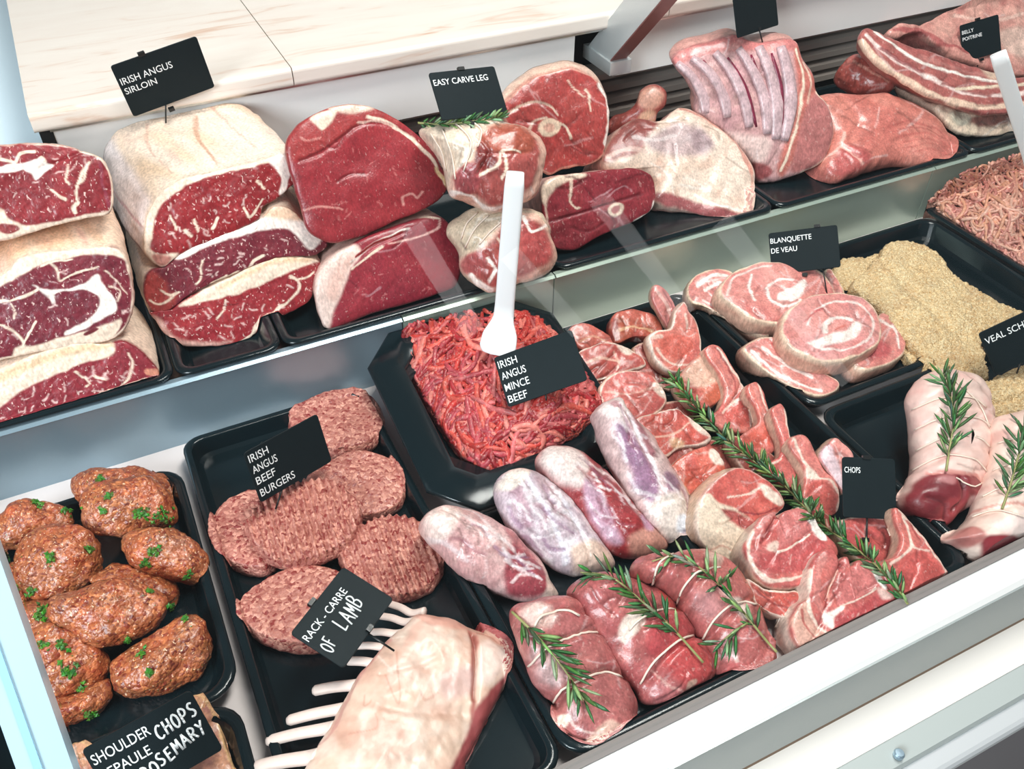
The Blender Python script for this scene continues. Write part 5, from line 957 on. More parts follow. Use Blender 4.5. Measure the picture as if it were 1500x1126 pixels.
veal([(1055, 426), (1069, 401), (1105, 384), (1150, 381), (1191, 390), (1216, 410), (1227, 440), (1206, 457), (1160, 472), (1110, 468), (1078, 448)], 'rolled veal slice with a white swirl, behind the central spiral', 0.062, (0.0, -0.3, 1), 0.032,
     [Ln([(1100, 402), (1098, 420), (1106, 440)], 4, W_), Pg([(1140, 430), (1160, 420), (1178, 408), (1182, 416), (1170, 436), (1150, 442), (1138, 440)], W_, 2), Ln([(1126, 420), (1140, 408), (1160, 410)], 4, W_), Ln([(1124, 424), (1128, 440), (1150, 450), (1172, 440)], 4, W_), Ln([(1066, 430), (1074, 408), (1100, 394), (1130, 388)], 3, W_, 0.7)])
veal([(1146, 478), (1159, 450), (1195, 430), (1240, 427), (1276, 442), (1292, 475), (1287, 501), (1256, 521), (1215, 529), (1175, 517), (1154, 500)], 'central rolled veal slice lying on top, with a clear white spiral', 0.075, (0.0, -0.3, 1), 0.034,
     [Ln([(1184, 476), (1190, 458), (1220, 442), (1256, 446), (1278, 466), (1276, 492), (1250, 510), (1214, 512), (1186, 502)], 3, W_, 0.8), Pg([(1188, 502), (1214, 490), (1240, 484), (1252, 470), (1262, 478), (1254, 494), (1230, 502), (1206, 506)], W_, 2), Ln([(1210, 486), (1212, 472), (1228, 464), (1248, 468)], 6, W_), Ln([(1224, 484), (1238, 476)], 4, (206, 110, 96), 0.9, 1), Ln([(1180, 470), (1194, 456), (1204, 452)], 3, (190, 84, 84), 0.9, 1)], base=(218, 146, 142))
# ---- breaded schnitzels
ZG = 'breaded schnitzels'
def schn(out, label, z, n, gr=()):
    o = solid('breaded_schnitzel', out, ('z', z), unit(n), MBRD, (232, 196, 138), [Mo((240, 212, 160), 30, 0.0, 0.6), Mo((208, 158, 96), 18, 0.25, 0.6), Mo((170, 146, 116), 20, 0.4, 0.5)], top=0.007, depth=0.016, p=3, side=(206, 160, 96), floor=ZF, lump=(0.005, 36), fine=(0.0030, 330), step=1.8, grooves=gr, spine=kw_sp.get(label[:3]))
    a_ = o.data.color_attributes['Col']; buf = np.empty(len(a_.data) * 4, np.float32); a_.data.foreach_get('color', buf); buf[3::4] = 1; a_.data.foreach_set('color', buf)
    return lab(o, label, 'schnitzel', ZG)
kw_sp = {'top': [(1310, 400), (1400, 470)]}
schn([(1286, 440), (1328, 496), (1370, 531), (1400, 546), (1450, 562), (1440, 584), (1400, 566), (1368, 556), (1336, 526), (1304, 484)], 'breaded schnitzel edge showing under the big top one', 0.022, (0, -0.1, 1))
schn([(1392, 562), (1440, 556), (1470, 545), (1530, 530), (1560, 605), (1500, 612), (1470, 608), (1440, 598), (1416, 588)], 'crumpled breaded piece at the right edge above the netted roasts', 0.034, (0, -0.2, 1), [([(1430, 575), (1460, 590), (1490, 585)], 4, 0.004), ([(1465, 560), (1490, 570)], 4, 0.003)])
schn([(1222, 412), (1232, 380), (1270, 374), (1292, 370), (1300, 385), (1310, 420), (1300, 446), (1262, 432)], 'breaded schnitzel at the back left, under the big top one', 0.036, (0, -0.15, 1))
schn([(1286, 372), (1310, 351), (1342, 351), (1376, 369), (1401, 400), (1440, 424), (1471, 440), (1504, 455), (1476, 477), (1441, 492), (1442, 520), (1452, 548), (1430, 553), (1400, 538), (1360, 518), (1324, 488), (1290, 448), (1262, 428), (1250, 410), (1270, 392)], 'top breaded schnitzel, largest of them, reaching under the schnitzel price card', 0.045, (0, -0.15, 1), [([(1290, 372), (1320, 410), (1360, 450), (1420, 500)], 6, 0.004)])
# ---- shoulder chops in the near left tray
UG = 'marinated shoulder chops'
u = solid('shoulder_chop', [(282, 1014), (300, 1020), (316, 1045), (328, 1080), (338, 1110), (340, 1150), (240, 1190), (200, 1150), (215, 1090), (250, 1040)], ('z', 0.026), unit((0, -0.1, 1)), MS, (190, 132, 110), [Mo((206, 150, 112), 22, 0.0, 0.6), Mo((150, 92, 96), 16, 0.2, 0.6), Rim(6, (214, 170, 120))], top=0.006, depth=0.02, p=3, side=(200, 150, 110), floor=ZF, lump=(0.004, 50))
lab(u, 'marinated shoulder chop with golden edge, right of the handwritten card', 'meat', UG)
u = solid('shoulder_chop', [(100, 1092), (118, 1083), (134, 1094), (150, 1110), (170, 1150), (130, 1190), (104, 1160)], ('z', 0.026), unit((0, -0.1, 1)), MS, (206, 150, 116), [Mo((190, 110, 96), 14, 0.1, 0.6), Rim(5, (214, 170, 120))], top=0.006, depth=0.02, p=3, side=(200, 150, 110), floor=ZF, lump=(0.004, 50))
lab(u, 'marinated shoulder chop peeping out left of the handwritten card', 'meat', UG)

# ---- lamb chops
CG1 = 'loin chops'; CG2 = 'lamb cutlets'
WF = (234, 208, 192); PK = (196, 88, 78); SD = (206, 168, 146)
def cc(*p, o=(996, 659), k=3.656): return [(o[0] + x / k, o[1] + y / k) for x, y in p]
def chop(nm, out, label, z, feats, base=PK, n=(0.0, -0.45, 0.9), d=0.018, grp=CG1, side=SD, **kw):
    kw.setdefault('top', 0.004)
    o = solid(nm, out, ('z', z), unit(n), MS, base, [Mo((218, 116, 104), 22, 0.05, 0.5, 1), Mo((188, 76, 76), 26, 0.25, 0.5, 1)] + feats, depth=d, p=4, side=side, floor=ZF, lump=(0.003, 45), step=2.0, **kw)
    return lab(o, label, 'meat', grp)
BR = (186, 92, 66)
chop('loin_chop', [(896, 463), (925, 452), (956, 459), (972, 480), (956, 492), (930, 492), (905, 502), (897, 490)], 'brownish loin chop at the very back of the chop tray', 0.040, [Ln([(903, 484), (930, 478), (956, 484)], 4, (226, 180, 140), 0.8), Pg([(898, 466), (905, 470), (906, 498), (897, 490)], (140, 40, 40), 2, 0.8)], BR, side=(150, 60, 50))
chop('loin_chop', [(834, 482), (850, 472), (875, 478), (896, 494), (900, 510), (866, 516), (846, 505)], 'small reddish-brown loin chop at the back left beside the mince', 0.036, [Ln([(850, 500), (872, 492), (890, 502)], 3, (226, 170, 140), 0.7)], (190, 96, 78))
chop('loin_chop', [(846, 516), (870, 504), (900, 500), (925, 510), (942, 522), (947, 535), (920, 544), (886, 555), (864, 557), (850, 541)], 'loin chop with a white fat tip, second row from the back', 0.044, [Rim(3, WF), Pg([(904, 504), (918, 502), (926, 514), (916, 518)], WF, 2), Ln([(858, 530), (880, 524), (905, 528)], 3, (236, 190, 170), 0.8), Ln([(900, 515), (906, 530), (904, 542)], 2.5, (236, 190, 170), 0.7)])
chop('loin_chop', [(879, 567), (893, 549), (920, 540), (950, 544), (968, 562), (978, 583), (969, 601), (946, 614), (916, 619), (890, 607), (880, 587)], 'round loin chop with a white bone nub beside the rosemary tip', 0.050, [Rim(3, (232, 196, 176)), Pg([(956, 560), (970, 562), (978, 574), (974, 582), (962, 574)], WF, 2), Ln([(886, 572), (915, 576), (945, 570), (962, 566)], 3, (232, 180, 164), 0.7), Mo((196, 120, 110), 12, 0.3, 0.4)], (202, 104, 96))
chop('loin_chop', [(930, 616), (955, 604), (992, 597), (1006, 606), (1028, 622), (1042, 640), (1030, 650), (996, 656), (974, 668), (950, 650)], 'loin chop in the middle of the left row, between rosemary and shank', 0.050, [Rim(3, WF, 0.9, 0, None), Pg([(1010, 610), (1030, 624), (1038, 640), (1018, 628)], WF, 2), Ln([(958, 640), (990, 634), (1010, 618)], 3, (236, 190, 170), 0.8), Pg([(982, 640), (1002, 646), (1000, 656), (984, 654)], (226, 190, 150), 3, 0.7), Ln([(960, 620), (985, 622)], 2, (176, 60, 56), 0.8)], (200, 88, 74))
chop('loin_chop', [(982, 684), (1010, 663), (1038, 652), (1056, 664), (1064, 684), (1054, 706), (1036, 722), (1014, 730), (996, 708)], 'orange-red loin chop with a round white bone end, middle of the left row', 0.050, [Ln([(984, 684), (1000, 710), (1014, 728), (1036, 720)], 4, (226, 180, 140)), Pg([(1040, 660), (1054, 656), (1064, 668), (1060, 680), (1046, 678)], WF, 2), Ln([(990, 690), (1015, 688), (1040, 680)], 2.5, (170, 66, 50), 0.7)], (200, 92, 64))
CH5 = chop('loin_chop', [(1026, 736), (1040, 712), (1062, 692), (1088, 684), (1126, 702), (1152, 733), (1143, 751), (1122, 757), (1112, 768), (1098, 782), (1092, 802), (1096, 830), (1074, 827), (1040, 806), (1023, 780)], 'double loin chop standing on edge, its broad cream side towards the front', 0.050,
     [Pg([(1023, 742), (1038, 722), (1052, 734), (1076, 744), (1108, 768), (1096, 784), (1092, 804), (1098, 832), (1074, 828), (1040, 808), (1021, 782)], (228, 206, 184), 2.5), Pg([(1058, 746), (1080, 750), (1112, 768), (1108, 778), (1080, 770)], (176, 60, 62), 3, 0.9, 1), Ln([(1066, 728), (1095, 724), (1120, 712)], 3, WF, 0.9), Pg([(1114, 708), (1132, 716), (1150, 733), (1140, 740), (1122, 726)], WF, 2), Ln([(1082, 748), (1110, 752), (1140, 744)], 2.5, (150, 50, 60), 0.8), Ln([(1040, 806), (1060, 800), (1092, 822)], 4, (206, 160, 140), 0.8), Rim(2, WF, 0.6)], n=(0.0, -0.6, 0.8), d=0.035, side=(214, 178, 150))
chop('loin_chop', [(1096, 848), (1120, 861), (1150, 865), (1170, 866), (1175, 888), (1162, 906), (1136, 901), (1110, 886)], 'folded end of a loin chop lying under the two front ones', 0.038, [Rim(3, WF), Ln([(1110, 866), (1136, 884), (1160, 892)], 3, (150, 54, 50), 0.8)], (190, 84, 72))
DK = (142, 54, 52); MU = (196, 104, 100)
chop('loin_chop', [(1093, 802), (1104, 775), (1120, 754), (1136, 748), (1142, 756), (1152, 746), (1170, 741), (1184, 745), (1196, 757), (1206, 775), (1224, 795), (1227, 811), (1206, 831), (1190, 849), (1160, 858), (1125, 852), (1104, 832)], 'loin chop curled round a pink eye of meat, one back from the front rail', 0.060,
     [Pg(cc((520, 470), (525, 380), (600, 312), (680, 318), (700, 400), (680, 440), (540, 530)), (206, 118, 114), 2.5, 0.9, 1), Pg(cc((430, 560), (560, 545), (700, 470), (780, 500), (760, 590), (680, 640), (560, 660), (450, 640)), (190, 84, 84), 2.5, 0.9, 1), Ln(cc((520, 335), (445, 380), (392, 450)), 11, (212, 134, 128), 0.9, 1), Ln(cc((520, 350), (492, 400), (455, 460), (430, 490)), 4.5, DK, 0.9),
      Ln(cc((390, 420), (368, 520), (395, 620), (480, 690), (620, 685), (700, 645)), 6, WF, 0.9), Pg(cc((680, 340), (722, 336), (765, 400), (790, 480), (740, 470), (700, 410)), (244, 230, 222), 1.5), Ln(cc((530, 545), (600, 520), (690, 455)), 3, WF, 0.9), Pg(cc((460, 520), (500, 490), (530, 500), (520, 540), (480, 540)), WF, 2, 0.8), Ln(cc((595, 560), (590, 610)), 2, (222, 170, 160), 0.6)], MU, n=(0.0, -0.4, 0.92), d=0.034, side=(222, 198, 180), top=0.005,
     grooves=[(cc((520, 350), (490, 405), (450, 465)), 3.5, 0.004)])
chop('loin_chop', cc((690, 780), (690, 700), (715, 605), (760, 545), (820, 525), (842, 560), (860, 590), (895, 565), (905, 580), (880, 610), (935, 615), (960, 590), (1040, 598), (1090, 660), (1122, 740), (1190, 790), (1203, 832), (1100, 900), (1000, 955), (860, 1025), (780, 1070), (700, 1095), (620, 1010), (605, 900), (640, 820)), 'loin chop nearest the front rail, with a pale tail and white fat corner', 0.046,
     [Pg(cc((690, 800), (640, 830), (606, 900), (620, 1000), (700, 1090), (780, 1062), (850, 1020), (740, 960), (695, 870)), (214, 168, 150), 3, 0.9), Ln(cc((660, 850), (670, 930), (740, 1020)), 4, (176, 80, 74), 0.8), Ln(cc((705, 640), (692, 740), (700, 860), (745, 950), (850, 1015)), 6, WF, 0.95), Ln(cc((770, 570), (735, 680), (735, 800), (770, 870)), 12, (208, 128, 120), 0.9, 1), Ln(cc((865, 610), (825, 690), (790, 790), (775, 850)), 6, DK, 0.85), Ln(cc((850, 640), (812, 720), (800, 800)), 2.5, (226, 170, 150), 0.8),
      Pg(cc((855, 770), (900, 668), (960, 612), (1030, 612), (1042, 680), (1048, 730), (960, 790), (850, 832)), (206, 118, 114), 2.5, 0.95, 1), Pg(cc((830, 905), (950, 852), (1060, 765), (1130, 765), (1192, 812), (1100, 885), (950, 965), (850, 1005)), (186, 78, 80), 2.5, 0.95, 1), Pg(cc((1035, 600), (1062, 612), (1112, 700), (1105, 745), (1060, 712), (1034, 660)), (246, 234, 228), 1.5), Pg(cc((765, 885), (825, 850), (885, 838), (832, 895), (822, 955), (780, 935)), (240, 222, 214), 2), Ln(cc((850, 842), (950, 802), (1050, 742)), 3, WF, 0.9), Pg(cc((1060, 740), (1110, 750), (1140, 790), (1090, 800)), (236, 206, 196), 3, 0.8), Ln(cc((930, 930), (960, 870)), 2, (222, 170, 160), 0.7)], MU, n=(0.0, -0.4, 0.92), d=0.036, side=(222, 200, 184), top=0.005, spine=cc((750, 850), (940, 800)),
     grooves=[(cc((865, 610), (825, 690), (785, 800)), 3.5, 0.004)])
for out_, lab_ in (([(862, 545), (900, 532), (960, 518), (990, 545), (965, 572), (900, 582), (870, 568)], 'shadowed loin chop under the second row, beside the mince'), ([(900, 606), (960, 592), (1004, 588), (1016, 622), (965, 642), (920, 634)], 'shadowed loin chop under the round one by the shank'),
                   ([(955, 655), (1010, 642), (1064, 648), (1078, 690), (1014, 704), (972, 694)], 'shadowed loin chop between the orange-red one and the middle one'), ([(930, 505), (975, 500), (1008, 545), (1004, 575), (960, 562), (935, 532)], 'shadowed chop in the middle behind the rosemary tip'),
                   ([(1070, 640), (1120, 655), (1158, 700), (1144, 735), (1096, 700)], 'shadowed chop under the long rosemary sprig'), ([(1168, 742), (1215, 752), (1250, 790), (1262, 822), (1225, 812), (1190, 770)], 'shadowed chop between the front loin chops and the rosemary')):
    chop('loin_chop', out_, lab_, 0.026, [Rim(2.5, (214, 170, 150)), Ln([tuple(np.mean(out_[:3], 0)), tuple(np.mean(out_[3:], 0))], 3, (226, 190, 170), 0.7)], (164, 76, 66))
# right-hand row
chop('lamb_cutlet', [(956, 436), (962, 417), (975, 424), (989, 445), (994, 470), (985, 485), (973, 470)], 'bare rib bone end of the rearmost cutlet, pointing up', 0.060, [Ln([(962, 424), (978, 450), (986, 478)], 5, (232, 190, 180), 0.8), Ln([(972, 424), (990, 460)], 2, (150, 60, 60), 0.7)], (206, 130, 124), grp=CG2, n=(-0.1, -0.7, 0.7), d=0.012)
chop('lamb_cutlet', [(950, 496), (962, 484), (982, 480), (990, 455), (1003, 439), (1011, 455), (1023, 475), (1029, 505), (1026, 527), (1005, 542), (984, 544), (962, 527)], 'rearmost cutlet with a round pink eye and two small highlights', 0.056, [Rim(2.5, WF), Pg([(966, 500), (985, 490), (1010, 494), (1018, 510), (1002, 524), (976, 520)], (204, 98, 82), 3, 0.9, 1), Ln([(962, 510), (980, 530), (1010, 534)], 3, WF, 0.8), Pg([(994, 452), (1008, 450), (1018, 480), (1000, 482)], (216, 130, 118), 3, 0.8), Ln([(1004, 460), (1006, 480)], 4, WF, 0.7), Ln([(950, 492), (968, 492)], 6, WF, 0.7)], (216, 126, 110), grp=CG2, n=(0.0, -0.55, 0.83))
chop('lamb_cutlet', [(990, 556), (1004, 542), (1030, 515), (1046, 524), (1056, 555), (1061, 577), (1046, 592), (1024, 599), (1008, 588)], 'cutlet with pale fatty middle, second from the back in the right row', 0.050, [Pg([(1000, 548), (1030, 520), (1048, 530), (1050, 556), (1030, 566), (1010, 562)], (228, 186, 164), 4, 0.9), Pg([(1036, 566), (1056, 562), (1060, 578), (1044, 592), (1032, 584)], (196, 96, 66), 3, 0.9, 1), Ln([(1004, 570), (1020, 572)], 6, (170, 76, 60), 0.8)], (210, 120, 100), grp=CG2)
chop('lamb_cutlet', [(1033, 511), (1045, 503), (1059, 511), (1077, 540), (1094, 575), (1104, 605), (1105, 626), (1096, 634), (1062, 628), (1044, 612), (1056, 596), (1062, 572), (1054, 545), (1040, 527)], 'cutlet with a long rib bone rising towards the veal tray, third from the back', 0.050, [Ln([(1052, 510), (1080, 552), (1096, 590), (1101, 626)], 4, WF, 0.9), Ln([(1042, 512), (1062, 545), (1072, 575)], 5, (204, 120, 112), 0.9), Ln([(1048, 508), (1068, 540), (1078, 570)], 2, (150, 56, 60), 0.7), Pg([(1062, 602), (1080, 588), (1094, 598), (1098, 622), (1070, 622)], (198, 86, 76), 3, 0.9, 1), Ln([(1060, 604), (1078, 586), (1090, 586)], 3, WF, 0.8)], (212, 124, 112), grp=CG2, spine=[(1048, 515), (1072, 560), (1080, 610)])
chop('lamb_cutlet', [(1096, 565), (1108, 557), (1118, 570), (1126, 595), (1133, 618), (1142, 632), (1139, 651), (1126, 666), (1104, 662), (1083, 646), (1098, 628), (1112, 617), (1108, 595), (1097, 578)], 'cutlet with a slim upright rib bone, fourth in the right row', 0.050, [Ln([(1103, 562), (1114, 590), (1120, 616)], 6, (214, 140, 130), 0.8), Ln([(1112, 562), (1124, 600), (1140, 634), (1136, 652)], 3, WF, 0.9), Pg([(1090, 645), (1108, 626), (1126, 622), (1136, 638), (1126, 656), (1104, 656)], (204, 92, 74), 3, 0.9, 1)], (210, 118, 106), grp=CG2, spine=[(1107, 570), (1118, 605), (1115, 645)])
chop('lamb_cutlet', [(1131, 600), (1143, 589), (1151, 600), (1156, 625), (1162, 650), (1179, 670), (1185, 690), (1180, 706), (1162, 714), (1140, 706), (1120, 688), (1130, 676), (1143, 668), (1147, 650), (1139, 625)], 'cutlet with a reddish rib bone, fifth in the right row', 0.050, [Ln([(1138, 598), (1148, 630), (1154, 655)], 6, (202, 110, 104), 0.8), Ln([(1150, 600), (1160, 648), (1182, 676), (1182, 700)], 3, WF, 0.9), Pg([(1128, 690), (1146, 674), (1170, 672), (1178, 690), (1162, 708), (1142, 702)], (212, 112, 104), 3, 0.9, 1), Ln([(1126, 680), (1144, 672)], 3, WF, 0.8)], (210, 118, 108), grp=CG2, spine=[(1142, 600), (1152, 640), (1155, 690)])
chop('lamb_cutlet', [(1158, 652), (1166, 638), (1182, 640), (1196, 665), (1211, 690), (1226, 705), (1233, 730), (1227, 750), (1212, 759), (1190, 750), (1177, 726), (1181, 700), (1177, 680)], 'cutlet with a white Y-shaped fat seam, left of the dark chops card', 0.048, [Ln([(1162, 644), (1180, 675), (1190, 695)], 4, WF, 0.9), Pg([(1184, 682), (1196, 692), (1200, 702), (1190, 702), (1182, 696)], WF, 2), Ln([(1196, 700), (1216, 704), (1230, 725), (1226, 748)], 3, WF, 0.9), Pg([(1184, 712), (1206, 704), (1224, 722), (1224, 746), (1208, 752), (1188, 738)], (204, 96, 88), 3, 0.9, 1), Ln([(1174, 646), (1192, 674)], 5, (202, 110, 104), 0.8)], (214, 128, 118), grp=CG2, spine=[(1172, 650), (1195, 690), (1205, 735)])
chop('lamb_cutlet', [(1202, 668), (1212, 650), (1225, 639), (1236, 648), (1252, 668), (1244, 690), (1240, 722), (1226, 706), (1213, 686)], 'pale chop end with a pinkish-white flank behind the dark chops card', 0.056, [Pg([(1202, 668), (1214, 650), (1224, 668), (1236, 700), (1240, 722), (1226, 706)], (226, 200, 206), 3, 0.9), Ln([(1224, 642), (1244, 664)], 7, (222, 150, 140), 0.8)], (220, 150, 142), grp=CG2, n=(-0.2, -0.55, 0.8))
chop('lamb_cutlet', [(1230, 767), (1250, 756), (1290, 756), (1309, 765), (1312, 790), (1306, 814), (1285, 826), (1254, 816), (1236, 792)], 'cutlet directly below the dark chops card, pin passing in front', 0.040, [Rim(2.5, WF), Mo((182, 76, 80), 10, 0.2, 0.5), Ln([(1268, 768), (1266, 800)], 2, (230, 180, 170), 0.6)], (202, 92, 88), grp=CG2)
chop('lamb_cutlet', [(1311, 744), (1320, 747), (1341, 770), (1366, 800), (1386, 830), (1396, 852), (1376, 862), (1346, 880), (1320, 872), (1298, 848), (1292, 826), (1314, 812), (1322, 790), (1314, 765)], 'large cutlet at the front right corner of the chop tray', 0.052, [Ln([(1318, 748), (1350, 784), (1380, 824), (1392, 852)], 3, WF, 0.9), Ln([(1322, 756), (1334, 790), (1330, 808), (1306, 824)], 4, WF, 0.9), Ln([(1334, 790), (1340, 802), (1362, 806)], 4, WF, 0.8), Pg([(1316, 826), (1340, 808), (1364, 812), (1382, 842), (1350, 872), (1322, 864)], (198, 86, 80), 3, 0.9, 1), Ln([(1330, 762), (1348, 790)], 3, (150, 54, 56), 0.6)], (210, 116, 106), grp=CG2, spine=[(1324, 765), (1336, 800), (1345, 840)])
# ================================================================== rosemary, cards, scoops
def lift_path(pts, objs, zfall, lift=0.004, n=None):
    Q = resample(smooth(pts, False, 6), n or max(8, int(np.linalg.norm(np.diff(np.array(pts, float), axis=0), axis=1).sum() / 6)), False)
    dep = []; 
    for q in Q:
        h = hit(q[0], q[1], objs); dep.append(h[2] - lift if h is not None else np.nan)
    dep = np.array(dep); k = np.isnan(dep)
    if k.all(): return np.array([at_z(*q, zfall) for q in Q])
    dep[k] = np.interp(np.flatnonzero(k), np.flatnonzero(~k), dep[~k])
    w = np.array([1, 2, 3, 2, 1.0]); w /= w.sum(); ds = np.convolve(np.pad(dep, 2, mode='edge'), w, 'valid'); dep = np.minimum(ds, dep + 0.002)
    d = rays(Q); d /= np.linalg.norm(d, axis=1)[:, None]
    return CAM + d * dep[:, None]
def rosemary(pts, objs, zfall, label, fl=0.02, dens=1.0, rev=False, side=(), lo=0.08, hi=0.95, group='rosemary sprigs'):
    P = lift_path(pts, objs, zfall)
    if rev: P = P[::-1]
    V, Fc = tube(P, np.linspace(0.0014, 0.0008, len(P)), 6)
    st = mk('rosemary_sprig', V, Fc, MLEAF, None, None, np.tile(np.r_[lin((150, 150, 96)), 1], (len(V), 1)))
    tag(st, label, 'rosemary', group)
    stems = [P]
    for s in side:
        B = lift_path(s, objs, zfall); stems.append(B); V, Fc = tube(B, np.linspace(0.0013, 0.0007, len(B)), 5); mk('side_stem', V, Fc, MLEAF, st, col=np.tile(np.r_[lin((140, 150, 92)), 1], (len(V), 1)))
    NV = []; NF = []; NC = []
    for P in stems:
        D = np.r_[0, np.cumsum(np.linalg.norm(np.diff(P, axis=0), axis=1))]; Lh = D[-1]; m = int(Lh / 0.0042 * dens * 2.6)
        for k in range(m):
            s = Lh * (lo + (hi - lo) * (k + rng.random()) / m); c = np.array([np.interp(s, D, P[:, j]) for j in range(3)]); c2 = np.array([np.interp(min(s + 0.004, Lh), D, P[:, j]) for j in range(3)])
            c1 = np.array([np.interp(max(s - 0.004, 0), D, P[:, j]) for j in range(3)]); t = unit(c2 - c1 + 1e-9); up = unit(CAM - c)
            sd = unit(np.cross(t, up)); a = rng.uniform(-0.35, math.pi + 0.35); o = math.cos(a) * sd + max(math.sin(a), -0.1) * up
            dirn = unit(t * rng.uniform(0.6, 1.1) + o * rng.uniform(0.5, 1.0)); L = fl * rng.uniform(0.8, 1.4) * (0.75 + 0.25 * math.sin(math.pi * s / Lh)); w = 0.0016 * rng.uniform(0.8, 1.2)
            bdir = unit(np.cross(dirn, up)); nd = np.cross(bdir, dirn); bend = -nd * L * rng.uniform(0.0, 0.14)
            g = lin(np.array((66, 108, 60)) + rng.normal(0, 9, 3)) if rng.random() < 0.68 else lin(np.array((142, 168, 118)) + rng.normal(0, 10, 3))
            k0 = len(NV); m1 = c + dirn * L * 0.4; m2 = c + dirn * L * 0.75 + bend * 0.5; e = c + dirn * L + bend
            NV += [c, m1 + bdir * w, m1 + nd * w * 0.45, m1 - bdir * w, m1 - nd * w * 0.4, m2 + bdir * w * 0.9, m2 + nd * w * 0.4, m2 - bdir * w * 0.9, m2 - nd * w * 0.35, e]
            NF += [(k0, k0 + 1, k0 + 2), (k0, k0 + 2, k0 + 3), (k0, k0 + 3, k0 + 4), (k0, k0 + 4, k0 + 1)]
            NF += [(k0 + 1 + i, k0 + 5 + i, k0 + 5 + (i + 1) % 4, k0 + 1 + (i + 1) % 4) for i in range(4)] + [(k0 + 5 + i, k0 + 9, k0 + 5 + (i + 1) % 4) for i in range(4)]
            NC += [np.r_[g, 0]] * 10
    o = mk('rosemary_needles', np.array(NV), NF, MLEAF, st, col=np.array(NC)); o['kind'] = 'stuff'
    return st
rosemary([(985, 552), (1015, 590), (1060, 640), (1100, 672), (1150, 712), (1200, 765), (1250, 800), (1300, 845), (1330, 885)], FR, 0.06, 'longest rosemary sprig, running down the middle of the lamb chops', fl=0.021, lo=0.0, hi=0.97, dens=0.85, rev=True)
rosemary([(750, 896), (790, 935), (830, 985), (862, 1035)], [R1], 0.06, 'rosemary sprig under the string of the left tied roast', fl=0.025, lo=0.12, dens=0.5)
rosemary([(1030, 970), (985, 920), (940, 880), (895, 845), (850, 838)], [R2], 0.06, 'rosemary sprig on the middle tied roast, bare stem towards the rail', fl=0.025, lo=0.22, dens=0.45)
rosemary([(1138, 955), (1120, 935), (1075, 880), (1030, 835), (990, 815), (955, 822)], [R3], 0.06, 'rosemary sprig on the tied roast beside the chops, with a side branch', fl=0.025, lo=0.12, dens=0.45, side=[[(1095, 912), (1075, 925), (1048, 948)]])
rosemary([(1386, 690), (1392, 650), (1398, 610), (1390, 570), (1378, 545)], [Q1], 0.08, 'upright rosemary sprig on the fully visible netted roast', fl=0.026, lo=0.12, dens=0.6)
rosemary([(1468, 745), (1480, 710), (1494, 660), (1504, 620)], [Q2], 0.08, 'rosemary sprig on the netted roast at the right edge', fl=0.026, lo=0.12, dens=0.6)
rosemary([(612, 180), (650, 182), (690, 178), (740, 172)], [D1], 0.22, 'few rosemary leaves behind the upper rolled leg joint', fl=0.016, lo=0.02, dens=0.9)

# white scoops
def scoop(top, mid, tip, depths, label, wpx):
    """a flat handle that widens to a spoon bowl; depths are distances from the lens of top, neck and tip"""
    def P(q, z): return at_z(*q, z)
    A, B, Cc = P(top, depths[0]), P(mid, depths[1]), P(tip, depths[2])
    path = np.concatenate([np.linspace(A, B, 12), smooth(np.array([B, B + (Cc - B) * 0.5, Cc]), False, 8)[1:]])
    s = np.r_[np.linspace(0, 0.72, 12), np.linspace(0.72, 1, len(path) - 12)]
    w = np.interp(s, [0, 0.02, 0.70, 0.76, 0.84, 0.93, 0.98, 1.0], np.array(wpx)); th = np.interp(s, [0, 0.7, 0.85, 1], [0.0028, 0.003, 0.0016, 0.0012])
    t = np.gradient(path, axis=0); t /= np.linalg.norm(t, axis=1)[:, None]; view = np.array([unit(CAM - p) for p in path]); sd = np.cross(t, view); sd /= np.linalg.norm(sd, axis=1)[:, None]; nn = np.cross(sd, t)
    V = []; n = 12
    for i in range(len(path)):
        cup = np.interp(s[i], [0.74, 0.88, 1], [0, 0.25, 0.1])
        for a in np.linspace(0, 2 * np.pi, n, endpoint=False):
            x = math.copysign(abs(math.cos(a)) ** 0.6, math.cos(a)); y = math.copysign(abs(math.sin(a)) ** 0.6, math.sin(a))
            V.append(path[i] + sd[i] * w[i] * x + nn[i] * (th[i] * y + cup * w[i] * (x * x - 0.5)))
    Fc = [(i * n + j, i * n + (j + 1) % n, (i + 1) * n + (j + 1) % n, (i + 1) * n + j) for i in range(len(path) - 1) for j in range(n)] + [tuple(range(n - 1, -1, -1)), tuple(range((len(path) - 1) * n, len(path) * n))]
    o = mk('white_scoop', np.array(V), Fc, MWHT); tag(o, label, 'scoop'); return o
scoop((755, 252), (738, 462), (727, 520), (0.34, 0.15, 0.105), 'white plastic scoop standing in the red minced beef', [0.0094, 0.0108, 0.0118, 0.0140, 0.021, 0.0225, 0.018, 0.008])
scoop((1462, 78), (1512, 238), (1530, 290), (0.35, 0.17, 0.10), 'white plastic scoop at the right edge, beside the belly card', [0.0098, 0.0105, 0.0105, 0.0125, 0.021, 0.0225, 0.018, 0.008])

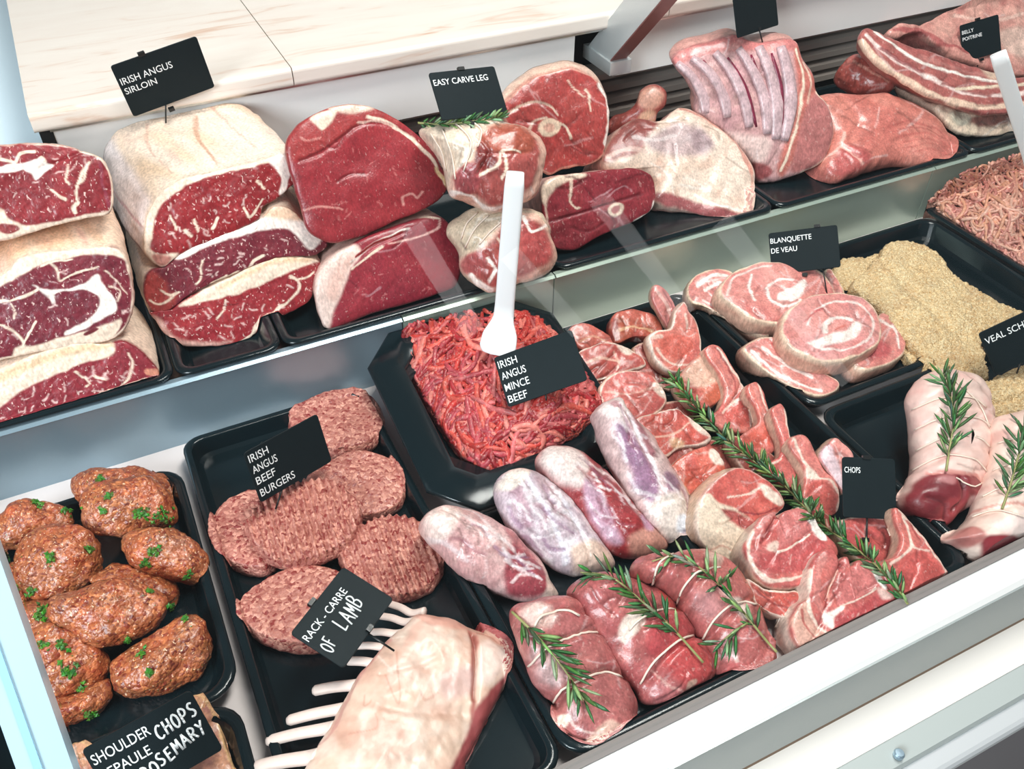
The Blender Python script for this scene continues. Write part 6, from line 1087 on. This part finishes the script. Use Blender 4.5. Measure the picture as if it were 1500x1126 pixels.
# black price cards on pins
FONT = {
 'C': [[(.9, .85), (.6, 1), (.25, .8), (.1, .45), (.25, .1), (.6, 0), (.9, .15)]], 'H': [[(.15, 1), (.12, 0)], [(.85, 1), (.85, 0)], [(.12, .5), (.85, .52)]],
 'O': [[(.5, 1), (.2, .8), (.1, .45), (.3, .05), (.6, 0), (.88, .3), (.85, .75), (.5, 1)]], 'P': [[(.15, 0), (.2, 1), (.7, .95), (.85, .72), (.65, .5), (.2, .48)]],
 'S': [[(.85, .9), (.5, 1), (.2, .8), (.35, .58), (.7, .42), (.8, .18), (.5, 0), (.1, .08)]], 'R': [[(.15, 0), (.18, 1), (.7, .95), (.8, .72), (.55, .52), (.2, .5)], [(.45, .5), (.9, 0)]],
 'E': [[(.85, 1), (.2, .98), (.15, 0), (.85, .03)], [(.17, .52), (.7, .54)]], 'M': [[(.05, 0), (.15, 1), (.5, .35), (.85, 1), (.95, 0)]], 'A': [[(.05, 0), (.5, 1), (.95, 0)], [(.25, .38), (.75, .38)]],
 'Y': [[(.1, 1), (.5, .5), (.9, 1)], [(.5, .5), (.3, -.1)]], 'F': [[(.2, 0), (.2, 1), (.85, .98)], [(.2, .52), (.7, .54)]], 'L': [[(.2, 1), (.15, .02), (.8, .05)]], 'B': [[(.15, 0), (.15, 1), (.65, .95), (.75, .75), (.5, .54), (.15, .52)], [(.5, .54), (.85, .4), (.8, .1), (.5, 0), (.15, 0)]]}
def card(c4, pin, objs, lines, label, hand=(), aspect=1.5, clip=None, zpin=None, pintop=0.5, dim=1.0, toward=0.0):
    """c4: corners TL TR BR BL as seen; the board is the rectangle in space, through the pin, that fits them"""
    c4 = np.array(c4, float); h = hit(pin[0], pin[1], objs) if objs else None
    P = h[0] if h is not None else at_z(*pin, zpin)
    P = P + unit(CAM - P) * toward
    best = None; to = unit(CAM - P)
    for ti in np.linspace(-10, 75, 35):
        for ya in np.linspace(-60, 60, 41):
            a, b = math.radians(ti), math.radians(ya); n = np.array([math.sin(b) * math.cos(a), -math.cos(b) * math.cos(a), math.sin(a)])
            if n @ to < 0.35: continue
            Q = on_plane(c4, P, n); u = Q[1] - Q[0]; v = Q[3] - Q[0]; u2 = Q[2] - Q[3]; lu, lv = np.linalg.norm(u), np.linalg.norm(v)
            e = abs(u @ v) / lu / lv * 3 + abs(math.log(lu / lv / aspect)) + 2 * np.linalg.norm(u - u2) / lu + 0.25 * (1 - n @ to)
            if best is None or e < best[0]: best = (e, n, Q)
    n, Q = best[1], best[2]
    c = Q.mean(0); u = (Q[1] - Q[0] + Q[2] - Q[3]) / 2; v = (Q[0] - Q[3] + Q[1] - Q[2]) / 2; w_, h_ = np.linalg.norm(u), np.linalg.norm(v); u /= w_; v = unit(v - u * (u @ v)); n = np.cross(u, v)
    root = empty('price_card', P); tag(root, label, 'price card', 'black price cards')
    import bmesh
    # board with rounded corners
    r = 0.0035; pl = rrect(-w_ / 2, w_ / 2, -h_ / 2, h_ / 2, r, 5); T = 0.0016; k = len(pl)
    ring = [(pl, -T / 2), (pl, T / 2 - 0.0004), (pl * (1 - 0.0006 / w_ * 2), T / 2)]
    V = [c + u * x + v * y + n * z for R_, z in ring for x, y in R_]; Fc = [(i * k + j, i * k + (j + 1) % k, (i + 1) * k + (j + 1) % k, (i + 1) * k + j) for i in range(2) for j in range(k)] + [tuple(range(k - 1, -1, -1)), tuple(range(2 * k, 3 * k))]
    mk('board', np.array(V), Fc, MTAG, root, smooth=False)
    # pin
    pt = c + v * (-h_ / 2 + 0.004) + u * ((P - c) @ u * pintop) - n * 0.0012
    V, Fc = tube(np.array([pt, (pt + P) / 2, P - (pt - P) * 0.12]), 0.0011, 6); mk('pin', V, Fc, MBLK, root)
    if clip is not None:
        cc = on_plane(clip, c, n)[0]; x, y = (cc - c) @ u, (cc - c) @ v
        V = [c + u * (x + a) + v * (y + b) + n * z for z in (-0.0025, 0.0022) for b in (-0.0022, 0.0022) for a in (-0.0042, 0.0042)]
        mk('clip', np.array(V), [(0, 2, 3, 1), (4, 5, 7, 6), (0, 1, 5, 4), (2, 6, 7, 3), (0, 4, 6, 2), (1, 3, 7, 5)], MBLK, root, smooth=False)
        V = [c + u * (pt - c) @ u + v * (-h_ / 2 + b) + n * z + u * a for z in (-0.0025, 0.0022) for b in (-0.0016, 0.003) for a in (-0.0036, 0.0036)]
        mk('clip', np.array(V), [(0, 2, 3, 1), (4, 5, 7, 6), (0, 1, 5, 4), (2, 6, 7, 3), (0, 4, 6, 2), (1, 3, 7, 5)], MBLK, root, smooth=False)
    for (txt, fx, fy, fh, fw) in lines:      # fractions of the board: left edge, baseline, cap height, width
        cu = bpy.data.curves.new('lettering', 'FONT'); cu.body = txt; cu.size = 1.0; cu.resolution_u = 3; cu.offset = 0.003
        to_ = bpy.data.objects.new('lettering_tmp', cu); COL.objects.link(to_); dg = bpy.context.evaluated_depsgraph_get(); dg.update(); me = bpy.data.meshes.new_from_object(to_.evaluated_get(dg))
        X = np.array([q.co[:] for q in me.vertices]); Fq = [tuple(p.vertices) for p in me.polygons]; bpy.data.objects.remove(to_); bpy.data.meshes.remove(me)
        ww = X[:, 0].max() - X[:, 0].min(); X[:, 0] = (X[:, 0] - X[:, 0].min()) / ww * fw * w_ + (fx - 0.5) * w_; X[:, 1] = X[:, 1] / 0.73 * fh * h_ + (fy - 0.5) * h_
        V = c + X[:, :1] * u + X[:, 1:2] * v + n * (T / 2 + 0.00025)
        mk('lettering', V, Fq, MINK, root, smooth=False)
    for (txt, fx, fy, fx2, fy2, fh, wid) in hand:   # chalk pen: baseline from..to, letter height
        A = np.array([fx - 0.5, fy - 0.5]) * (w_, h_); B = np.array([fx2 - 0.5, fy2 - 0.5]) * (w_, h_); e = (B - A) / len(txt); L = np.linalg.norm(e); eu = e / L; ev = np.array([-eu[1], eu[0]]); parts = []
        for i, ch in enumerate(txt):
            if ch not in FONT: continue
            jit = rng.normal(0, 0.05)
            for s in FONT[ch]:
                s = np.array(s, float); s = smooth(s, False, 4) if len(s) > 3 and ch in 'COPSRB' else s
                p2 = A + e * i + (s[:, :1] * 0.82 * L + s[:, 1:2] * 0.16 * L) * eu + (s[:, 1:2] + jit) * fh * h_ * ev
                if len(p2) < 3: p2 = np.array([p2[0], p2.mean(0), p2[-1]])
                p3 = c + p2[:, :1] * u + p2[:, 1:2] * v + n * (T / 2 + 0.0003)
                for a_, b_ in zip(p3[:-1], p3[1:]): parts.append(tube(np.array([a_ - (b_ - a_) * 0.04, (a_ + b_) / 2, b_ + (b_ - a_) * 0.04]), wid * 0.82, 6, 0.3, up=n))
        V, Fc = join(parts); mk('handwriting', V, Fc, MINK, root)
    return root
ALL = RJ + FR
card([(161, 97), (287, 53), (315, 127), (196, 171)], (243, 180), [B1], [('IRISH ANGUS', 0.03, 0.62, 0.13, 0.60), ('SIRLOIN', 0.03, 0.44, 0.12, 0.37)], 'black price card for sirloin, on the cream fat cap of the large sirloin block', clip=(207, 79))
card([(627, 107), (725, 97), (742, 164), (648, 177)], (690, 186), [D1], [('EASY CARVE LEG', 0.03, 0.72, 0.13, 0.82)], 'black price card for carved leg, above the cream rolled joint', clip=(675, 101))
card([(1069, -42), (1129, -55), (1142, 36), (1080, 56)], (1117, 62), [GK], [], 'black price card at the top edge, back of it plain, above the rib rack', clip=(1099, -50))
card([(1404, 40), (1459, 20), (1470, 76), (1412, 89)], (1432, 96), [I1, I3], [('BELLY', 0.04, 0.74, 0.10, 0.30), ('POITRINE', 0.04, 0.56, 0.10, 0.50)], 'small black price card for belly, at the top right', clip=(1432, 28), aspect=1.15)
card([(1126, 341), (1226, 330), (1232, 390), (1130, 403)], (1211, 428), FR, [('BLANQUETTE', 0.02, 0.74, 0.13, 0.60), ('DE VEAU', 0.02, 0.50, 0.13, 0.38)], 'black price card standing over the rolled veal slices', clip=(1197, 331), pintop=0.9)
card([(1433, 488), (1540, 438), (1565, 500), (1458, 549)], (1490, 545), FR, [('VEAL SCHNITZEL', 0.04, 0.70, 0.15, 0.92)], 'black price card for schnitzel, at the right edge of the photo', zpin=0.06, toward=0.02)
card([(1233, 669), (1311, 672), (1313, 761), (1235, 757)], (1269, 812), FR, [('CHOPS', 0.04, 0.74, 0.10, 0.30)], 'dark glossy price card on a long pin among the lamb chops', aspect=0.9, clip=(1269, 670))
card([(724, 521), (836, 486), (862, 553), (744, 600)], (800, 585), [MINCE, MST], [('IRISH', 0.03, 0.76, 0.15, 0.24), ('ANGUS', 0.03, 0.53, 0.15, 0.31), ('MINCE', 0.03, 0.30, 0.15, 0.31), ('BEEF', 0.03, 0.07, 0.15, 0.24)], 'black price card for minced beef, stuck in the red mince', aspect=1.45, toward=0.018)
card([(357, 660), (466, 608), (484, 673), (381, 740)], (405, 742), FR, [('IRISH', 0.03, 0.78, 0.15, 0.25), ('ANGUS', 0.03, 0.56, 0.15, 0.32), ('BEEF', 0.03, 0.34, 0.15, 0.25), ('BURGERS', 0.03, 0.10, 0.15, 0.46)], 'black price card for burgers, standing on the centre burger', toward=0.010)
card([(425, 928), (501, 832), (578, 875), (503, 979)], (573, 950), FR, [('RACK - CARRE', 0.03, 0.68, 0.14, 0.74)], 'black price card with white handwriting for the rack of lamb', hand=[('OF', 0.06, 0.30, 0.22, 0.34, 0.22, 0.0009), ('LAMB', 0.36, 0.30, 0.78, 0.36, 0.26, 0.0010)], clip=(457, 882), toward=0.012, aspect=1.4)
card([(119, 1098), (277, 1011), (328, 1096), (172, 1187)], (250, 1140), FR, [('SHOULDER', 0.03, 0.72, 0.16, 0.52), ('EPAULE', 0.10, 0.47, 0.15, 0.38)], 'large black price card with white handwriting, nearest corner on the left', hand=[('CHOPS', 0.58, 0.58, 0.98, 0.66, 0.20, 0.0012), ('ROSEMARY', 0.32, 0.16, 0.98, 0.38, 0.18, 0.0012)], zpin=0.035, toward=0.015)
